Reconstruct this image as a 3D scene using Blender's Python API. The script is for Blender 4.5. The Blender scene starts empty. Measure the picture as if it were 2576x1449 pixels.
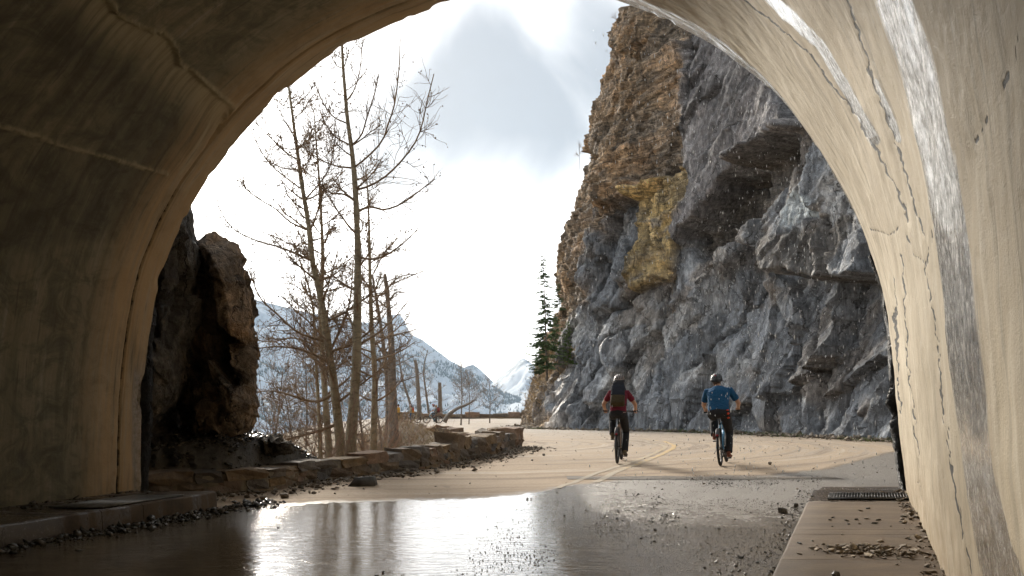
import bpy, bmesh, math, random
import numpy as np
from mathutils import Vector, Matrix

random.seed(7)
RNG = np.random.default_rng(11)
R = math.radians
scene = bpy.context.scene
COL = scene.collection

# ------------------------------------------------------------------ camera, sky, sun, exposure
CAM_Z = 1.35            # metres above the road
FPX = 2300.0            # focal length, in pixels of a 2576 px wide picture
CX, HY = 1288.0, 995.0  # where the optical axis meets the picture
cam_d = bpy.data.cameras.new('camera')
cam_d.sensor_width = 36.0
cam_d.lens = 36.0 * FPX / 2576.0
cam_d.shift_y = (HY - 724.5) / 2576.0
cam_d.clip_start = 0.05
cam_d.clip_end = 40000.0
cam = bpy.data.objects.new('camera', cam_d)
cam.location = (0, 0, CAM_Z)
cam.rotation_euler = (R(90), 0, 0)
COL.objects.link(cam)
scene.camera = cam

SUN_AZ, SUN_EL = -20.0, 22.0       # degrees; azimuth from +Y towards +X
sun_dir = Vector((math.sin(R(SUN_AZ)) * math.cos(R(SUN_EL)), math.cos(R(SUN_AZ)) * math.cos(R(SUN_EL)), math.sin(R(SUN_EL))))

world = bpy.data.worlds.new('World')
scene.world = world
world.use_nodes = True
wn = world.node_tree
for n in list(wn.nodes):
    wn.nodes.remove(n)


class NT:
    """tiny node-tree helper"""
    def __init__(self, tree):
        self.t = tree

    def n(self, typ, ins=None, **props):
        nd = self.t.nodes.new(typ)
        for k, v in props.items():
            setattr(nd, k, v)
        if ins:
            for k, v in ins.items():
                s = nd.inputs[k]
                if hasattr(v, 'is_output') or isinstance(v, bpy.types.NodeSocket):
                    self.t.links.new(v, s)
                else:
                    s.default_value = v
        return nd

    def math(self, op, a, b=0.0, clamp=False):
        return self.n('ShaderNodeMath', {0: a, 1: b}, operation=op, use_clamp=clamp).outputs[0]

    def vmath(self, op, a, b=(0, 0, 0)):
        nd = self.n('ShaderNodeVectorMath', {0: a, 1: b}, operation=op)
        return nd.outputs['Value'] if op in ('DOT_PRODUCT', 'LENGTH', 'DISTANCE') else nd.outputs[0]

    def noise(self, vec, scale, detail=4.0, rough=0.55, dist=0.0):
        return self.n('ShaderNodeTexNoise', {'Vector': vec, 'Scale': scale, 'Detail': detail, 'Roughness': rough, 'Distortion': dist})

    def sstep(self, v, a, b, lo=0.0, hi=1.0):
        return self.n('ShaderNodeMapRange', {0: v, 1: a, 2: b, 3: lo, 4: hi}, interpolation_type='SMOOTHSTEP').outputs[0]

    def mix(self, fac, a, b, blend='MIX'):
        nd = self.n('ShaderNodeMix', data_type='RGBA', blend_type=blend)
        for s, v in ((nd.inputs[0], fac), (nd.inputs[6], a), (nd.inputs[7], b)):
            if isinstance(v, bpy.types.NodeSocket):
                self.t.links.new(v, s)
            else:
                s.default_value = v if not isinstance(v, tuple) or len(v) == 4 else (*v, 1.0)
        return nd.outputs[2]

    def ramp(self, fac, stops):
        nd = self.n('ShaderNodeValToRGB', {0: fac})
        e = nd.color_ramp.elements
        while len(e) < len(stops):
            e.new(0.5)
        for el, (p, c) in zip(e, stops):
            el.position = p
            el.color = (*c, 1.0) if len(c) == 3 else c
        return nd.outputs[0]

    def attr(self, name, out='Fac'):
        return self.n('ShaderNodeAttribute', attribute_name=name).outputs[out]


W = NT(wn)
gen = W.n('ShaderNodeTexCoord').outputs['Generated']
sky = W.n('ShaderNodeTexSky', sky_type='NISHITA', sun_disc=False, sun_elevation=R(SUN_EL), sun_rotation=R(SUN_AZ), altitude=1200.0, air_density=1.0, dust_density=2.0, ozone_density=1.0)
wn.links.new(gen, sky.inputs[0]) if len(sky.inputs) else None
sd = W.vmath('DOT_PRODUCT', gen, tuple(sun_dir))
glow = W.math('POWER', W.math('MAXIMUM', sd, 0.0), 10.0)
glow2 = W.math('POWER', W.math('MAXIMUM', sd, 0.0), 90.0)
# thin bright cloud veil, brighter round the sun
veil_l = W.math('ADD', W.math('ADD', 5.2, W.math('MULTIPLY', glow, 11.0)), W.math('MULTIPLY', glow2, 16.0))
wv = W.noise(gen, 3.0, 4.0, 0.6)
sep = W.n('ShaderNodeSeparateXYZ', {0: gen}).outputs
# cloud-plane coordinates so that clouds flatten towards the horizon
zz = W.math('ADD', W.math('MAXIMUM', sep[2], 0.0), 0.16)
cp = W.n('ShaderNodeCombineXYZ', {0: W.math('DIVIDE', sep[0], zz), 1: W.math('DIVIDE', sep[1], zz), 2: 0.7}).outputs[0]
cn = W.noise(W.vmath('ADD', cp, (3.1, 0.4, 0.0)), 0.55, 5.0, 0.5, 0.3).outputs[0]
cloud_a = W.sstep(cn, 0.36, 0.60)
# the grey cloud bank that hangs ahead over the valley
cdir = Vector((-0.02, 1.0, 0.345)).normalized()
dv = W.vmath('MULTIPLY', W.vmath('SUBTRACT', gen, tuple(cdir)), (3.0, 2.2, 6.6))
dl = W.vmath('LENGTH', dv)
wob = W.math('MULTIPLY', W.math('SUBTRACT', W.noise(gen, 6.0, 4.0, 0.5, 0.6).outputs[0], 0.5), 1.7)
cloud_b = W.sstep(W.math('ADD', dl, wob), 1.45, 0.2)
high = W.sstep(sep[2], 0.14, 0.34)
cm = W.math('MAXIMUM', W.math('MULTIPLY', W.math('MULTIPLY', cloud_a, high), 0.95), cloud_b)
grey_l = W.math('ADD', 1.22, W.math('MULTIPLY', glow, 0.35))
veil = W.n('ShaderNodeVectorMath', {0: (1.0, 0.975, 0.94), 'Scale': veil_l}, operation='SCALE').outputs[0]
grey = W.n('ShaderNodeVectorMath', {0: (0.90, 0.955, 1.0), 'Scale': grey_l}, operation='SCALE').outputs[0]
clouds = W.mix(cm, veil, grey)
final = W.mix(0.95, sky.outputs[0], clouds)
bg = W.n('ShaderNodeBackground', {'Color': final, 'Strength': 0.115})
wo = W.n('ShaderNodeOutputWorld', {'Surface': bg.outputs[0]})
world.cycles.sampling_method = 'MANUAL'
world.cycles.sample_map_resolution = 512

sun_d = bpy.data.lights.new('sun', 'SUN')
sun_d.energy = 1.5
sun_d.angle = R(11)
sun_d.color = (1.0, 0.91, 0.78)
sun = bpy.data.objects.new('sun', sun_d)
sun.rotation_euler = sun_dir.to_track_quat('Z', 'Y').to_euler()
sun.location = (-8, 20, 20)
COL.objects.link(sun)

scene.view_settings.view_transform = 'Standard'
scene.view_settings.look = 'None'
scene.view_settings.gamma = 1.0
scene.view_settings.use_curve_mapping = False
scene.view_settings.exposure = 1.85
scene.render.engine = 'CYCLES'
cy = scene.cycles
cy.use_denoising = True
cy.use_adaptive_sampling = True
cy.adaptive_threshold = 0.03
cy.max_bounces = 6
cy.diffuse_bounces = 4
cy.glossy_bounces = 3
cy.transmission_bounces = 4
cy.volume_bounces = 0
cy.sample_clamp_indirect = 8.0
cy.caustics_reflective = False
cy.caustics_refractive = False


# ------------------------------------------------------------------ helpers: picture <-> place
def P(dx, dy, Y):
    """the point that stands Y metres ahead and is seen at (dx, dy) of a 2576 px wide picture"""
    return np.array([(dx - CX) * Y / FPX, Y, CAM_Z - (dy - HY) * Y / FPX])


def z_road(Y):
    Y = np.asarray(Y, float)
    return -0.02 * np.log1p(np.exp(np.clip((Y - 24.0) / 2.0, -30, 30))) * 2.0


def on_road(dx, dy):
    Y = np.linspace(3, 140, 6000)
    z = CAM_Z - (dy - HY) * Y / FPX
    k = int(np.argmax(z < z_road(Y)))
    return np.array([(dx - CX) * Y[k] / FPX, Y[k], float(z_road(Y[k]))])


# ------------------------------------------------------------------ helpers: noise
def _hash(ix, iy, iz, seed):
    h = (ix.astype(np.int64) * 374761393 + iy.astype(np.int64) * 668265263 + iz.astype(np.int64) * 2147483029 + seed * 974634777) & 0xFFFFFFFF
    h = ((h ^ (h >> 13)) * 1274126177) & 0xFFFFFFFF
    h = ((h ^ (h >> 16)) * 2246822519) & 0xFFFFFFFF
    return (h ^ (h >> 15)) & 0xFFFFFF


def rnd(ix, iy, iz, seed):
    return _hash(ix, iy, iz, seed) / float(0xFFFFFF)


def vnoise(x, y, z, seed=0):
    x, y, z = np.broadcast_arrays(np.asarray(x, float), np.asarray(y, float), np.asarray(z, float))
    xi, yi, zi = np.floor(x), np.floor(y), np.floor(z)
    fx, fy, fz = x - xi, y - yi, z - zi
    u, v, w = (f * f * f * (f * (f * 6 - 15) + 10) for f in (fx, fy, fz))
    xi, yi, zi = xi.astype(np.int64), yi.astype(np.int64), zi.astype(np.int64)
    out = 0
    for a in (0, 1):
        for b in (0, 1):
            for c in (0, 1):
                out = out + rnd(xi + a, yi + b, zi + c, seed) * (u if a else 1 - u) * (v if b else 1 - v) * (w if c else 1 - w)
    return out * 2 - 1


def fbm(x, y, z, octv=4, seed=0, gain=0.5, lac=2.03):
    s, a = 0, 1.0
    for k in range(octv):
        s = s + a * vnoise(np.asarray(x) * lac ** k + 17.3 * k, np.asarray(y) * lac ** k, np.asarray(z) * lac ** k, seed + k)
        a *= gain
    return s


def ridged(x, y, z, octv=4, seed=0):
    s, a = 0, 1.0
    for k in range(octv):
        s = s + a * (1 - 2 * np.abs(vnoise(np.asarray(x) * 2.05 ** k + 9.1 * k, np.asarray(y) * 2.05 ** k, np.asarray(z) * 2.05 ** k, seed + k)))
        a *= 0.5
    return s


def facets(x, y, z, seed=0):
    """angular broken-rock relief: every cell is a tilted plane. returns (relief, cell random, edge closeness)"""
    xi, yi, zi = (np.floor(v).astype(np.int64) for v in (x, y, z))
    d1 = np.full(x.shape, 9.0)
    d2 = np.full(x.shape, 9.0)
    rel = np.zeros(x.shape)
    idn = np.zeros(x.shape)
    for a in (-1, 0, 1):
        for b in (-1, 0, 1):
            for c in (-1, 0, 1):
                jx, jy, jz = xi + a, yi + b, zi + c
                h = [rnd(jx, jy, jz, seed + q) for q in range(5)]
                ex, ey, ez = x - jx - h[0], y - jy - h[1], z - jz - h[2]
                d = ex * ex + ey * ey + ez * ez
                near = d < d1
                d2 = np.where(near, d1, np.minimum(d2, d))
                d1 = np.where(near, d, d1)
                h5 = h[0] * 7.3 % 1.0
                rel = np.where(near, (h[3] - 0.5) * 1.6 * ex + (h[4] - 0.5) * 1.6 * ez + (h5 - 0.5) * 1.6 * ey + (h[1] * 5.7 % 1.0 - 0.5), rel)
                idn = np.where(near, h[4] * 3.1 % 1.0, idn)
    return rel, idn, np.sqrt(d2) - np.sqrt(d1)


def sstep(v, a, b):
    t = np.clip((v - a) / (b - a), 0, 1)
    return t * t * (3 - 2 * t)


def sd_poly(u, v, poly):
    """signed distance to a polygon, negative inside"""
    poly = np.asarray(poly, float)
    d = np.full(u.shape, 1e9)
    ins = np.zeros(u.shape, bool)
    n = len(poly)
    for i in range(n):
        x0, y0 = poly[i]
        x1, y1 = poly[(i + 1) % n]
        ex, ey = x1 - x0, y1 - y0
        t = np.clip(((u - x0) * ex + (v - y0) * ey) / (ex * ex + ey * ey + 1e-12), 0, 1)
        d = np.minimum(d, np.hypot(u - x0 - t * ex, v - y0 - t * ey))
        cr = (y0 > v) != (y1 > v)
        ins ^= cr & (u < (x1 - x0) * (v - y0) / (y1 - y0 + 1e-12) + x0)
    return np.where(ins, -d, d)


def d_line(u, v, pts):
    d = np.full(u.shape, 1e9)
    for (x0, y0), (x1, y1) in zip(pts[:-1], pts[1:]):
        ex, ey = x1 - x0, y1 - y0
        t = np.clip(((u - x0) * ex + (v - y0) * ey) / (ex * ex + ey * ey + 1e-12), 0, 1)
        d = np.minimum(d, np.hypot(u - x0 - t * ex, v - y0 - t * ey))
    return d


def smooth_curve(pts, n):
    """Catmull-Rom through pts, resampled to n points by length"""
    pts = np.asarray(pts, float)
    p = np.vstack([2 * pts[0] - pts[1], pts, 2 * pts[-1] - pts[-2]])
    out = []
    for i in range(1, len(p) - 2):
        t = np.linspace(0, 1, 24, endpoint=False)[:, None]
        a, b, c, d = p[i - 1], p[i], p[i + 1], p[i + 2]
        out.append(0.5 * ((2 * b) + (-a + c) * t + (2 * a - 5 * b + 4 * c - d) * t ** 2 + (-a + 3 * b - 3 * c + d) * t ** 3))
    q = np.vstack(out + [pts[-1:]])
    L = np.concatenate([[0], np.cumsum(np.linalg.norm(np.diff(q, axis=0), axis=1))])
    s = np.linspace(0, L[-1], n)
    return np.stack([np.interp(s, L, q[:, k]) for k in range(q.shape[1])], 1)


# ------------------------------------------------------------------ helpers: meshes and objects
def mesh_np(name, verts, faces, smooth=False):
    verts = np.ascontiguousarray(verts, np.float32)
    me = bpy.data.meshes.new(name)
    me.vertices.add(len(verts))
    me.vertices.foreach_set('co', verts.ravel())
    fl = faces if isinstance(faces, (list, tuple)) else [faces]
    fl = [np.asarray(f, np.int32) for f in fl if len(f)]
    nl = sum(f.size for f in fl)
    npoly = sum(len(f) for f in fl)
    me.loops.add(nl)
    me.loops.foreach_set('vertex_index', np.concatenate([f.ravel() for f in fl]))
    me.polygons.add(npoly)
    tot = np.concatenate([np.full(len(f), f.shape[1], np.int32) for f in fl])
    me.polygons.foreach_set('loop_start', np.concatenate([[0], np.cumsum(tot)[:-1]]).astype(np.int32))
    me.update(calc_edges=True)
    if smooth:
        me.polygons.foreach_set('use_smooth', np.ones(npoly, bool))
    return me


def grid_faces(nr, nc, flip=False):
    i = np.arange(nr * nc).reshape(nr, nc)
    a, b, c, d = i[:-1, :-1].ravel(), i[:-1, 1:].ravel(), i[1:, 1:].ravel(), i[1:, :-1].ravel()
    return np.stack([a, d, c, b] if flip else [a, b, c, d], 1)


def add_attr(me, name, val):
    a = me.attributes.new(name, 'FLOAT', 'POINT')
    a.data.foreach_set('value', np.ascontiguousarray(val, np.float32).ravel())


def add_col(me, name, rgb):
    a = me.attributes.new(name, 'FLOAT_COLOR', 'POINT')
    c = np.ones((len(me.vertices), 4), np.float32)
    c[:, :3] = np.asarray(rgb).reshape(-1, 3)
    a.data.foreach_set('color', c.ravel())


def link(name, me, m=None, parent=None, **props):
    o = bpy.data.objects.new(name, me)
    COL.objects.link(o)
    if m is not None and me is not None:
        if len(me.materials) == 0:
            me.materials.append(m)
    if parent is not None:
        o.parent = parent
    for k, v in props.items():
        o[k] = v
    return o


def empty(name, loc=(0, 0, 0), rz=0.0, **props):
    o = bpy.data.objects.new(name, None)
    o.empty_display_size = 0.2
    o.location = loc
    o.rotation_euler = (0, 0, rz)
    COL.objects.link(o)
    for k, v in props.items():
        o[k] = v
    return o


def frames(pts):
    pts = np.asarray(pts, float)
    t = np.gradient(pts, axis=0)
    t /= np.linalg.norm(t, axis=1)[:, None] + 1e-9
    m = np.abs(t).mean(0)
    ref = np.zeros(3)
    ref[int(np.argmin(m))] = 1.0
    ref = ref + np.array([0.03, 0.05, 0.02])
    ref = np.repeat(ref[None], len(t), 0)
    a = np.cross(t, ref)
    a /= np.linalg.norm(a, axis=1)[:, None] + 1e-9
    return t, a, np.cross(t, a)


class MB:
    """collects tubes, boxes, lofts ... into one mesh"""
    def __init__(self):
        self.v, self.q, self.t, self.n = [], [], [], 0

    def add(self, v, quads=(), tris=()):
        v = np.asarray(v, float)
        if len(quads):
            self.q.append(np.asarray(quads, np.int64) + self.n)
        if len(tris):
            self.t.append(np.asarray(tris, np.int64) + self.n)
        self.v.append(v)
        self.n += len(v)
        return self

    def tube(self, pts, rad, sides=6, cap=True):
        pts = np.asarray(pts, float)
        rad = np.broadcast_to(np.asarray(rad, float), (len(pts),))
        _, a, b = frames(pts)
        th = np.arange(sides) * 2 * math.pi / sides
        ring = (pts[:, None, :] + rad[:, None, None] * (np.cos(th)[None, :, None] * a[:, None, :] + np.sin(th)[None, :, None] * b[:, None, :]))
        return self._rings(ring, pts[0], pts[-1], cap)

    def _rings(self, ring, c0, c1, cap=True):
        n, s = ring.shape[:2]
        i = np.arange(n * s).reshape(n, s)
        j = np.roll(i, -1, 1)
        q = np.stack([i[:-1].ravel(), j[:-1].ravel(), j[1:].ravel(), i[1:].ravel()], 1)
        v = ring.reshape(-1, 3)
        tr = []
        if cap:
            v = np.vstack([v, c0, c1])
            tr = np.vstack([np.stack([j[0], i[0], np.full(s, n * s)], 1), np.stack([i[-1], j[-1], np.full(s, n * s + 1)], 1)])
        return self.add(v, q, tr)

    def loft(self, pts, rw, rd, side=(0, 1, 0), sides=16, power=2.0):
        """elliptical rings: half width rw along side, half depth rd across it"""
        pts = np.asarray(pts, float)
        t = np.gradient(pts, axis=0)
        t /= np.linalg.norm(t, axis=1)[:, None] + 1e-9
        s = np.asarray(side, float)[None]
        s = s - t * (t @ s[0])[:, None]
        s /= np.linalg.norm(s, axis=1)[:, None]
        d = np.cross(t, s)
        th = np.arange(sides) * 2 * math.pi / sides
        cs, sn = np.cos(th), np.sin(th)
        cs, sn = np.sign(cs) * np.abs(cs) ** (2 / power), np.sign(sn) * np.abs(sn) ** (2 / power)
        rw, rd = np.broadcast_to(np.asarray(rw, float), (len(pts),)), np.broadcast_to(np.asarray(rd, float), (len(pts),))
        ring = pts[:, None] + rw[:, None, None] * cs[None, :, None] * s[:, None] + rd[:, None, None] * sn[None, :, None] * d[:, None]
        return self._rings(ring, pts[0], pts[-1])

    def ball(self, c, r, seg=12):
        c = np.asarray(c, float)
        r = np.broadcast_to(np.asarray(r, float), (3,))
        ph = np.linspace(-math.pi / 2 + 0.05, math.pi / 2 - 0.05, seg // 2 + 1)
        th = np.arange(seg) * 2 * math.pi / seg
        ring = np.stack([np.cos(ph)[:, None] * np.cos(th), np.cos(ph)[:, None] * np.sin(th), np.repeat(np.sin(ph)[:, None], seg, 1)], 2) * r + c
        return self._rings(ring, c - [0, 0, r[2]], c + [0, 0, r[2]])

    def box(self, c, s, rot=None):
        v = np.array([[x, y, z] for x in (-.5, .5) for y in (-.5, .5) for z in (-.5, .5)]) * np.asarray(s, float)
        if rot is not None:
            v = v @ np.array(rot).T
        f = [[0, 1, 3, 2], [4, 6, 7, 5], [0, 4, 5, 1], [2, 3, 7, 6], [0, 2, 6, 4], [1, 5, 7, 3]]
        return self.add(v + np.asarray(c, float), f)

    def torus(self, c, axis_y, R0, r0, seg=40, sides=8, flat=1.0):
        """ring in the local x-z plane"""
        th = np.arange(seg) * 2 * math.pi / seg
        ph = np.arange(sides) * 2 * math.pi / sides
        rr = R0 + r0 * np.cos(ph)[None] * flat
        v = np.stack([rr * np.cos(th)[:, None], np.repeat(r0 * np.sin(ph)[None], seg, 0), rr * np.sin(th)[:, None]], 2).reshape(-1, 3) + np.asarray(c, float)
        i = np.arange(seg * sides).reshape(seg, sides)
        a, b = np.roll(i, -1, 0), np.roll(i, -1, 1)
        return self.add(v, np.stack([i.ravel(), a.ravel(), np.roll(a, -1, 1).ravel(), b.ravel()], 1))

    def mesh(self, name, smooth=True):
        v = np.vstack(self.v)
        fs = []
        if self.q:
            fs.append(np.vstack(self.q))
        if self.t:
            fs.append(np.vstack(self.t))
        return mesh_np(name, v, fs, smooth)

    def build(self, name, m, parent=None, smooth=True, **props):
        return link(name, self.mesh(name, smooth), m, parent, **props)


def chips(n, pos, size, flat=0.4, seed=1, tilt=0.35):
    """n angular stone chips as one vertex/face set"""
    g = np.random.default_rng(seed)
    base = np.array([[x, y, z] for x in (-.5, .5) for y in (-.5, .5) for z in (-.5, .5)])
    f = np.array([[0, 1, 3, 2], [4, 6, 7, 5], [0, 4, 5, 1], [2, 3, 7, 6], [0, 2, 6, 4], [1, 5, 7, 3]])
    v = base[None] + g.uniform(-.24, .24, (n, 8, 3))
    asp = np.stack([np.ones(n), g.uniform(.5, 1.0, n), g.uniform(.5, 1.2, n) * flat], 1)
    v = v * asp[:, None] * np.asarray(size).reshape(-1, 1, 1)
    a, tx, ty = g.uniform(0, 6.28, n), g.normal(0, tilt, n), g.normal(0, tilt, n)
    x, y, z = v[..., 0].copy(), v[..., 1].copy(), v[..., 2].copy()
    y, z = y * np.cos(tx)[:, None] - z * np.sin(tx)[:, None], y * np.sin(tx)[:, None] + z * np.cos(tx)[:, None]
    x, z = x * np.cos(ty)[:, None] + z * np.sin(ty)[:, None], -x * np.sin(ty)[:, None] + z * np.cos(ty)[:, None]
    x, y = x * np.cos(a)[:, None] - y * np.sin(a)[:, None], x * np.sin(a)[:, None] + y * np.cos(a)[:, None]
    v = np.stack([x, y, z], 2)
    v[..., 2] -= v[..., 2].min(1)[:, None] + 0.12 * np.asarray(size).reshape(-1, 1) * flat
    v += np.asarray(pos)[:, None]
    return v.reshape(-1, 3), (f[None] + 8 * np.arange(n)[:, None, None]).reshape(-1, 4)


def apply_mods(me, mods, name):
    """run modifiers on a mesh and return the result"""
    o = bpy.data.objects.new('tmp', me)
    COL.objects.link(o)
    for typ, kw in mods:
        md = o.modifiers.new(typ, typ)
        for k, v in kw.items():
            setattr(md, k, v)
    dg = bpy.context.evaluated_depsgraph_get()
    dg.update()
    r = bpy.data.meshes.new_from_object(o.evaluated_get(dg))
    r.name = name
    bpy.data.objects.remove(o)
    return r


# ------------------------------------------------------------------ materials
def new_mat(name):
    m = bpy.data.materials.new(name)
    m.use_nodes = True
    t = m.node_tree
    p = t.nodes['Principled BSDF']
    return m, NT(t), p


def put(h, sock, v):
    if isinstance(v, bpy.types.NodeSocket):
        h.t.links.new(v, sock)
    else:
        sock.default_value = v if not (isinstance(v, tuple) and len(v) == 3) else (*v, 1.0)


def bump(h, p, height, strength=0.5, dist=0.02):
    b = h.n('ShaderNodeBump', {'Height': height, 'Strength': strength, 'Distance': dist})
    h.t.links.new(b.outputs[0], p.inputs['Normal'])


def simple(name, c, rough=0.6, var=0.25, scale=20.0, metal=0.0, bmp=0.0, spec=0.5, coat=0.0):
    m, h, p = new_mat(name)
    co = h.n('ShaderNodeTexCoord').outputs['Object']
    nz = h.noise(co, scale, 4.0).outputs[0]
    lo = tuple(v * (1 - var) for v in c)
    hi = tuple(min(1, v * (1 + var)) for v in c)
    put(h, p.inputs['Base Color'], h.ramp(nz, [(0.3, lo), (0.7, hi)]))
    p.inputs['Roughness'].default_value = rough
    p.inputs['Metallic'].default_value = metal
    p.inputs['Specular IOR Level'].default_value = spec
    p.inputs['Coat Weight'].default_value = coat
    if bmp:
        bump(h, p, nz, bmp, 0.01)
    return m


def m_concrete():
    m, h, p = new_mat('tunnel concrete')
    uv = h.attr('tuv', 'Vector')
    s1 = h.noise(h.vmath('MULTIPLY', uv, (0.30, 5.0, 1.0)), 1.0, 6.0, 0.6).outputs[0]
    s2 = h.noise(h.vmath('MULTIPLY', uv, (0.9, 16.0, 1.0)), 1.0, 5.0, 0.6).outputs[0]
    bl = h.noise(uv, 0.75, 6.0, 0.65, 0.4).outputs[0]
    fine = h.noise(uv, 14.0, 6.0, 0.7).outputs[0]
    pores = h.noise(uv, 90.0, 3.0, 0.6).outputs[0]
    c = h.ramp(bl, [(0.30, (0.31, 0.25, 0.17)), (0.50, (0.46, 0.39, 0.28)), (0.70, (0.60, 0.53, 0.41))])
    c = h.mix(h.sstep(s1, 0.46, 0.34, 0.0, 0.7), c, (0.12, 0.095, 0.06))
    c = h.mix(h.sstep(s2, 0.40, 0.31, 0.0, 0.75), c, (0.075, 0.06, 0.045))
    c = h.mix(h.sstep(s1, 0.54, 0.68, 0.0, 0.7), c, (0.68, 0.63, 0.53))
    c = h.mix(h.sstep(s2, 0.55, 0.75, 0.0, 0.35), c, (0.33, 0.20, 0.09))
    c = h.mix(h.sstep(fine, 0.40, 0.25, 0.0, 0.45), c, (0.12, 0.10, 0.075))
    s3 = h.noise(h.vmath('MULTIPLY', uv, (0.6, 38.0, 1.0)), 1.0, 4.0, 0.6).outputs[0]
    c = h.mix(0.4, c, h.ramp(s3, [(0.3, (0.72, 0.70, 0.67)), (0.7, (1.18, 1.18, 1.18))]), 'MULTIPLY')
    sp = h.noise(uv, 3.2, 7.0, 0.72, 0.8).outputs[0]
    c = h.mix(h.sstep(sp, 0.56, 0.70, 0.0, 0.5), c, (0.20, 0.155, 0.10))
    c = h.mix(h.math('MULTIPLY', h.attr('base'), h.sstep(sp, 0.35, 0.65, 0.3, 0.9)), c, (0.27, 0.18, 0.09))
    # left wall's shade put into the colour, with an algal green tint
    al = h.math('MULTIPLY', h.attr('shade_algae'), h.sstep(h.math('ADD', bl, h.math('MULTIPLY', h.math('SUBTRACT', s2, 0.5), 0.8)), 0.30, 0.62, 0.55, 0.96))
    c = h.mix(h.math('MULTIPLY', h.attr('shade_algae'), h.sstep(sp, 0.42, 0.62, 0.0, 0.7)), c, (0.05, 0.05, 0.034))
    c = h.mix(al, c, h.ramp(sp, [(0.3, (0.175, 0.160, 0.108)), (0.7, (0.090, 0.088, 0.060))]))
    c = h.mix(h.math('MULTIPLY', h.attr('left_dark'), h.sstep(s1, 0.35, 0.65, 1.0, 0.45)), c, (0.035, 0.033, 0.026))
    c = h.mix(h.math('MULTIPLY', h.attr('rust'), h.sstep(s2, 0.32, 0.62, 0.25, 1.0)), c, (0.50, 0.345, 0.19))  # rust plus the warm rim glow, both as colour
    dep = h.math('MULTIPLY', h.attr('deposit'), h.sstep(s2, 0.36, 0.6, 0.35, 1.0))
    c = h.mix(dep, c, (0.50, 0.43, 0.29))
    c = h.mix(h.attr('pale'), c, (0.60, 0.52, 0.385))  # sunlit brightness of the right wall put into the colour
    c = h.mix(h.sstep(h.math('ADD', h.attr('sky_sheen'), h.math('MULTIPLY', h.math('SUBTRACT', s2, 0.5), 0.55)), 0.35, 0.55), c, (0.82, 0.82, 0.81))  # white sky reflection of the wet bands put into the colour
    wob = h.math('ADD', h.attr('wet'), h.math('MULTIPLY', h.math('SUBTRACT', s2, 0.5), 1.1))
    wet = h.sstep(wob, 0.38, 0.58)
    c = h.mix(h.math('MULTIPLY', wet, h.sstep(h.attr('sky_sheen'), 0.2, 0.6, 0.55, 0.0)), c, (0.12, 0.11, 0.095))
    crk = h.sstep(h.math('ADD', h.attr('crack'), h.math('MULTIPLY', h.math('SUBTRACT', h.noise(uv, 5.0, 5.0, 0.7).outputs[0], 0.5), 1.3)), 0.45, 0.75)
    c = h.mix(crk, c, (0.018, 0.016, 0.014))
    put(h, p.inputs['Base Color'], c)
    rg = h.mix(wet, h.ramp(fine, [(0.3, (0.62,) * 3), (0.7, (0.85,) * 3)]), h.ramp(fine, [(0.35, (0.20,) * 3), (0.65, (0.42,) * 3)]))
    put(h, p.inputs['Roughness'], rg)
    p.inputs['Specular IOR Level'].default_value = 0.5
    put(h, p.inputs['Coat Weight'], wet)
    put(h, p.inputs['Coat Roughness'], h.sstep(fine, 0.3, 0.7, 0.12, 0.34))
    hh = h.math('ADD', h.math('ADD', h.math('MULTIPLY', fine, 0.6), h.math('MULTIPLY', s2, 0.5)), h.math('MULTIPLY', pores, 0.5))
    hh = h.math('SUBTRACT', hh, h.math('MULTIPLY', crk, 0.4))
    bump(h, p, hh, 0.45, 0.02)
    return m


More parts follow.
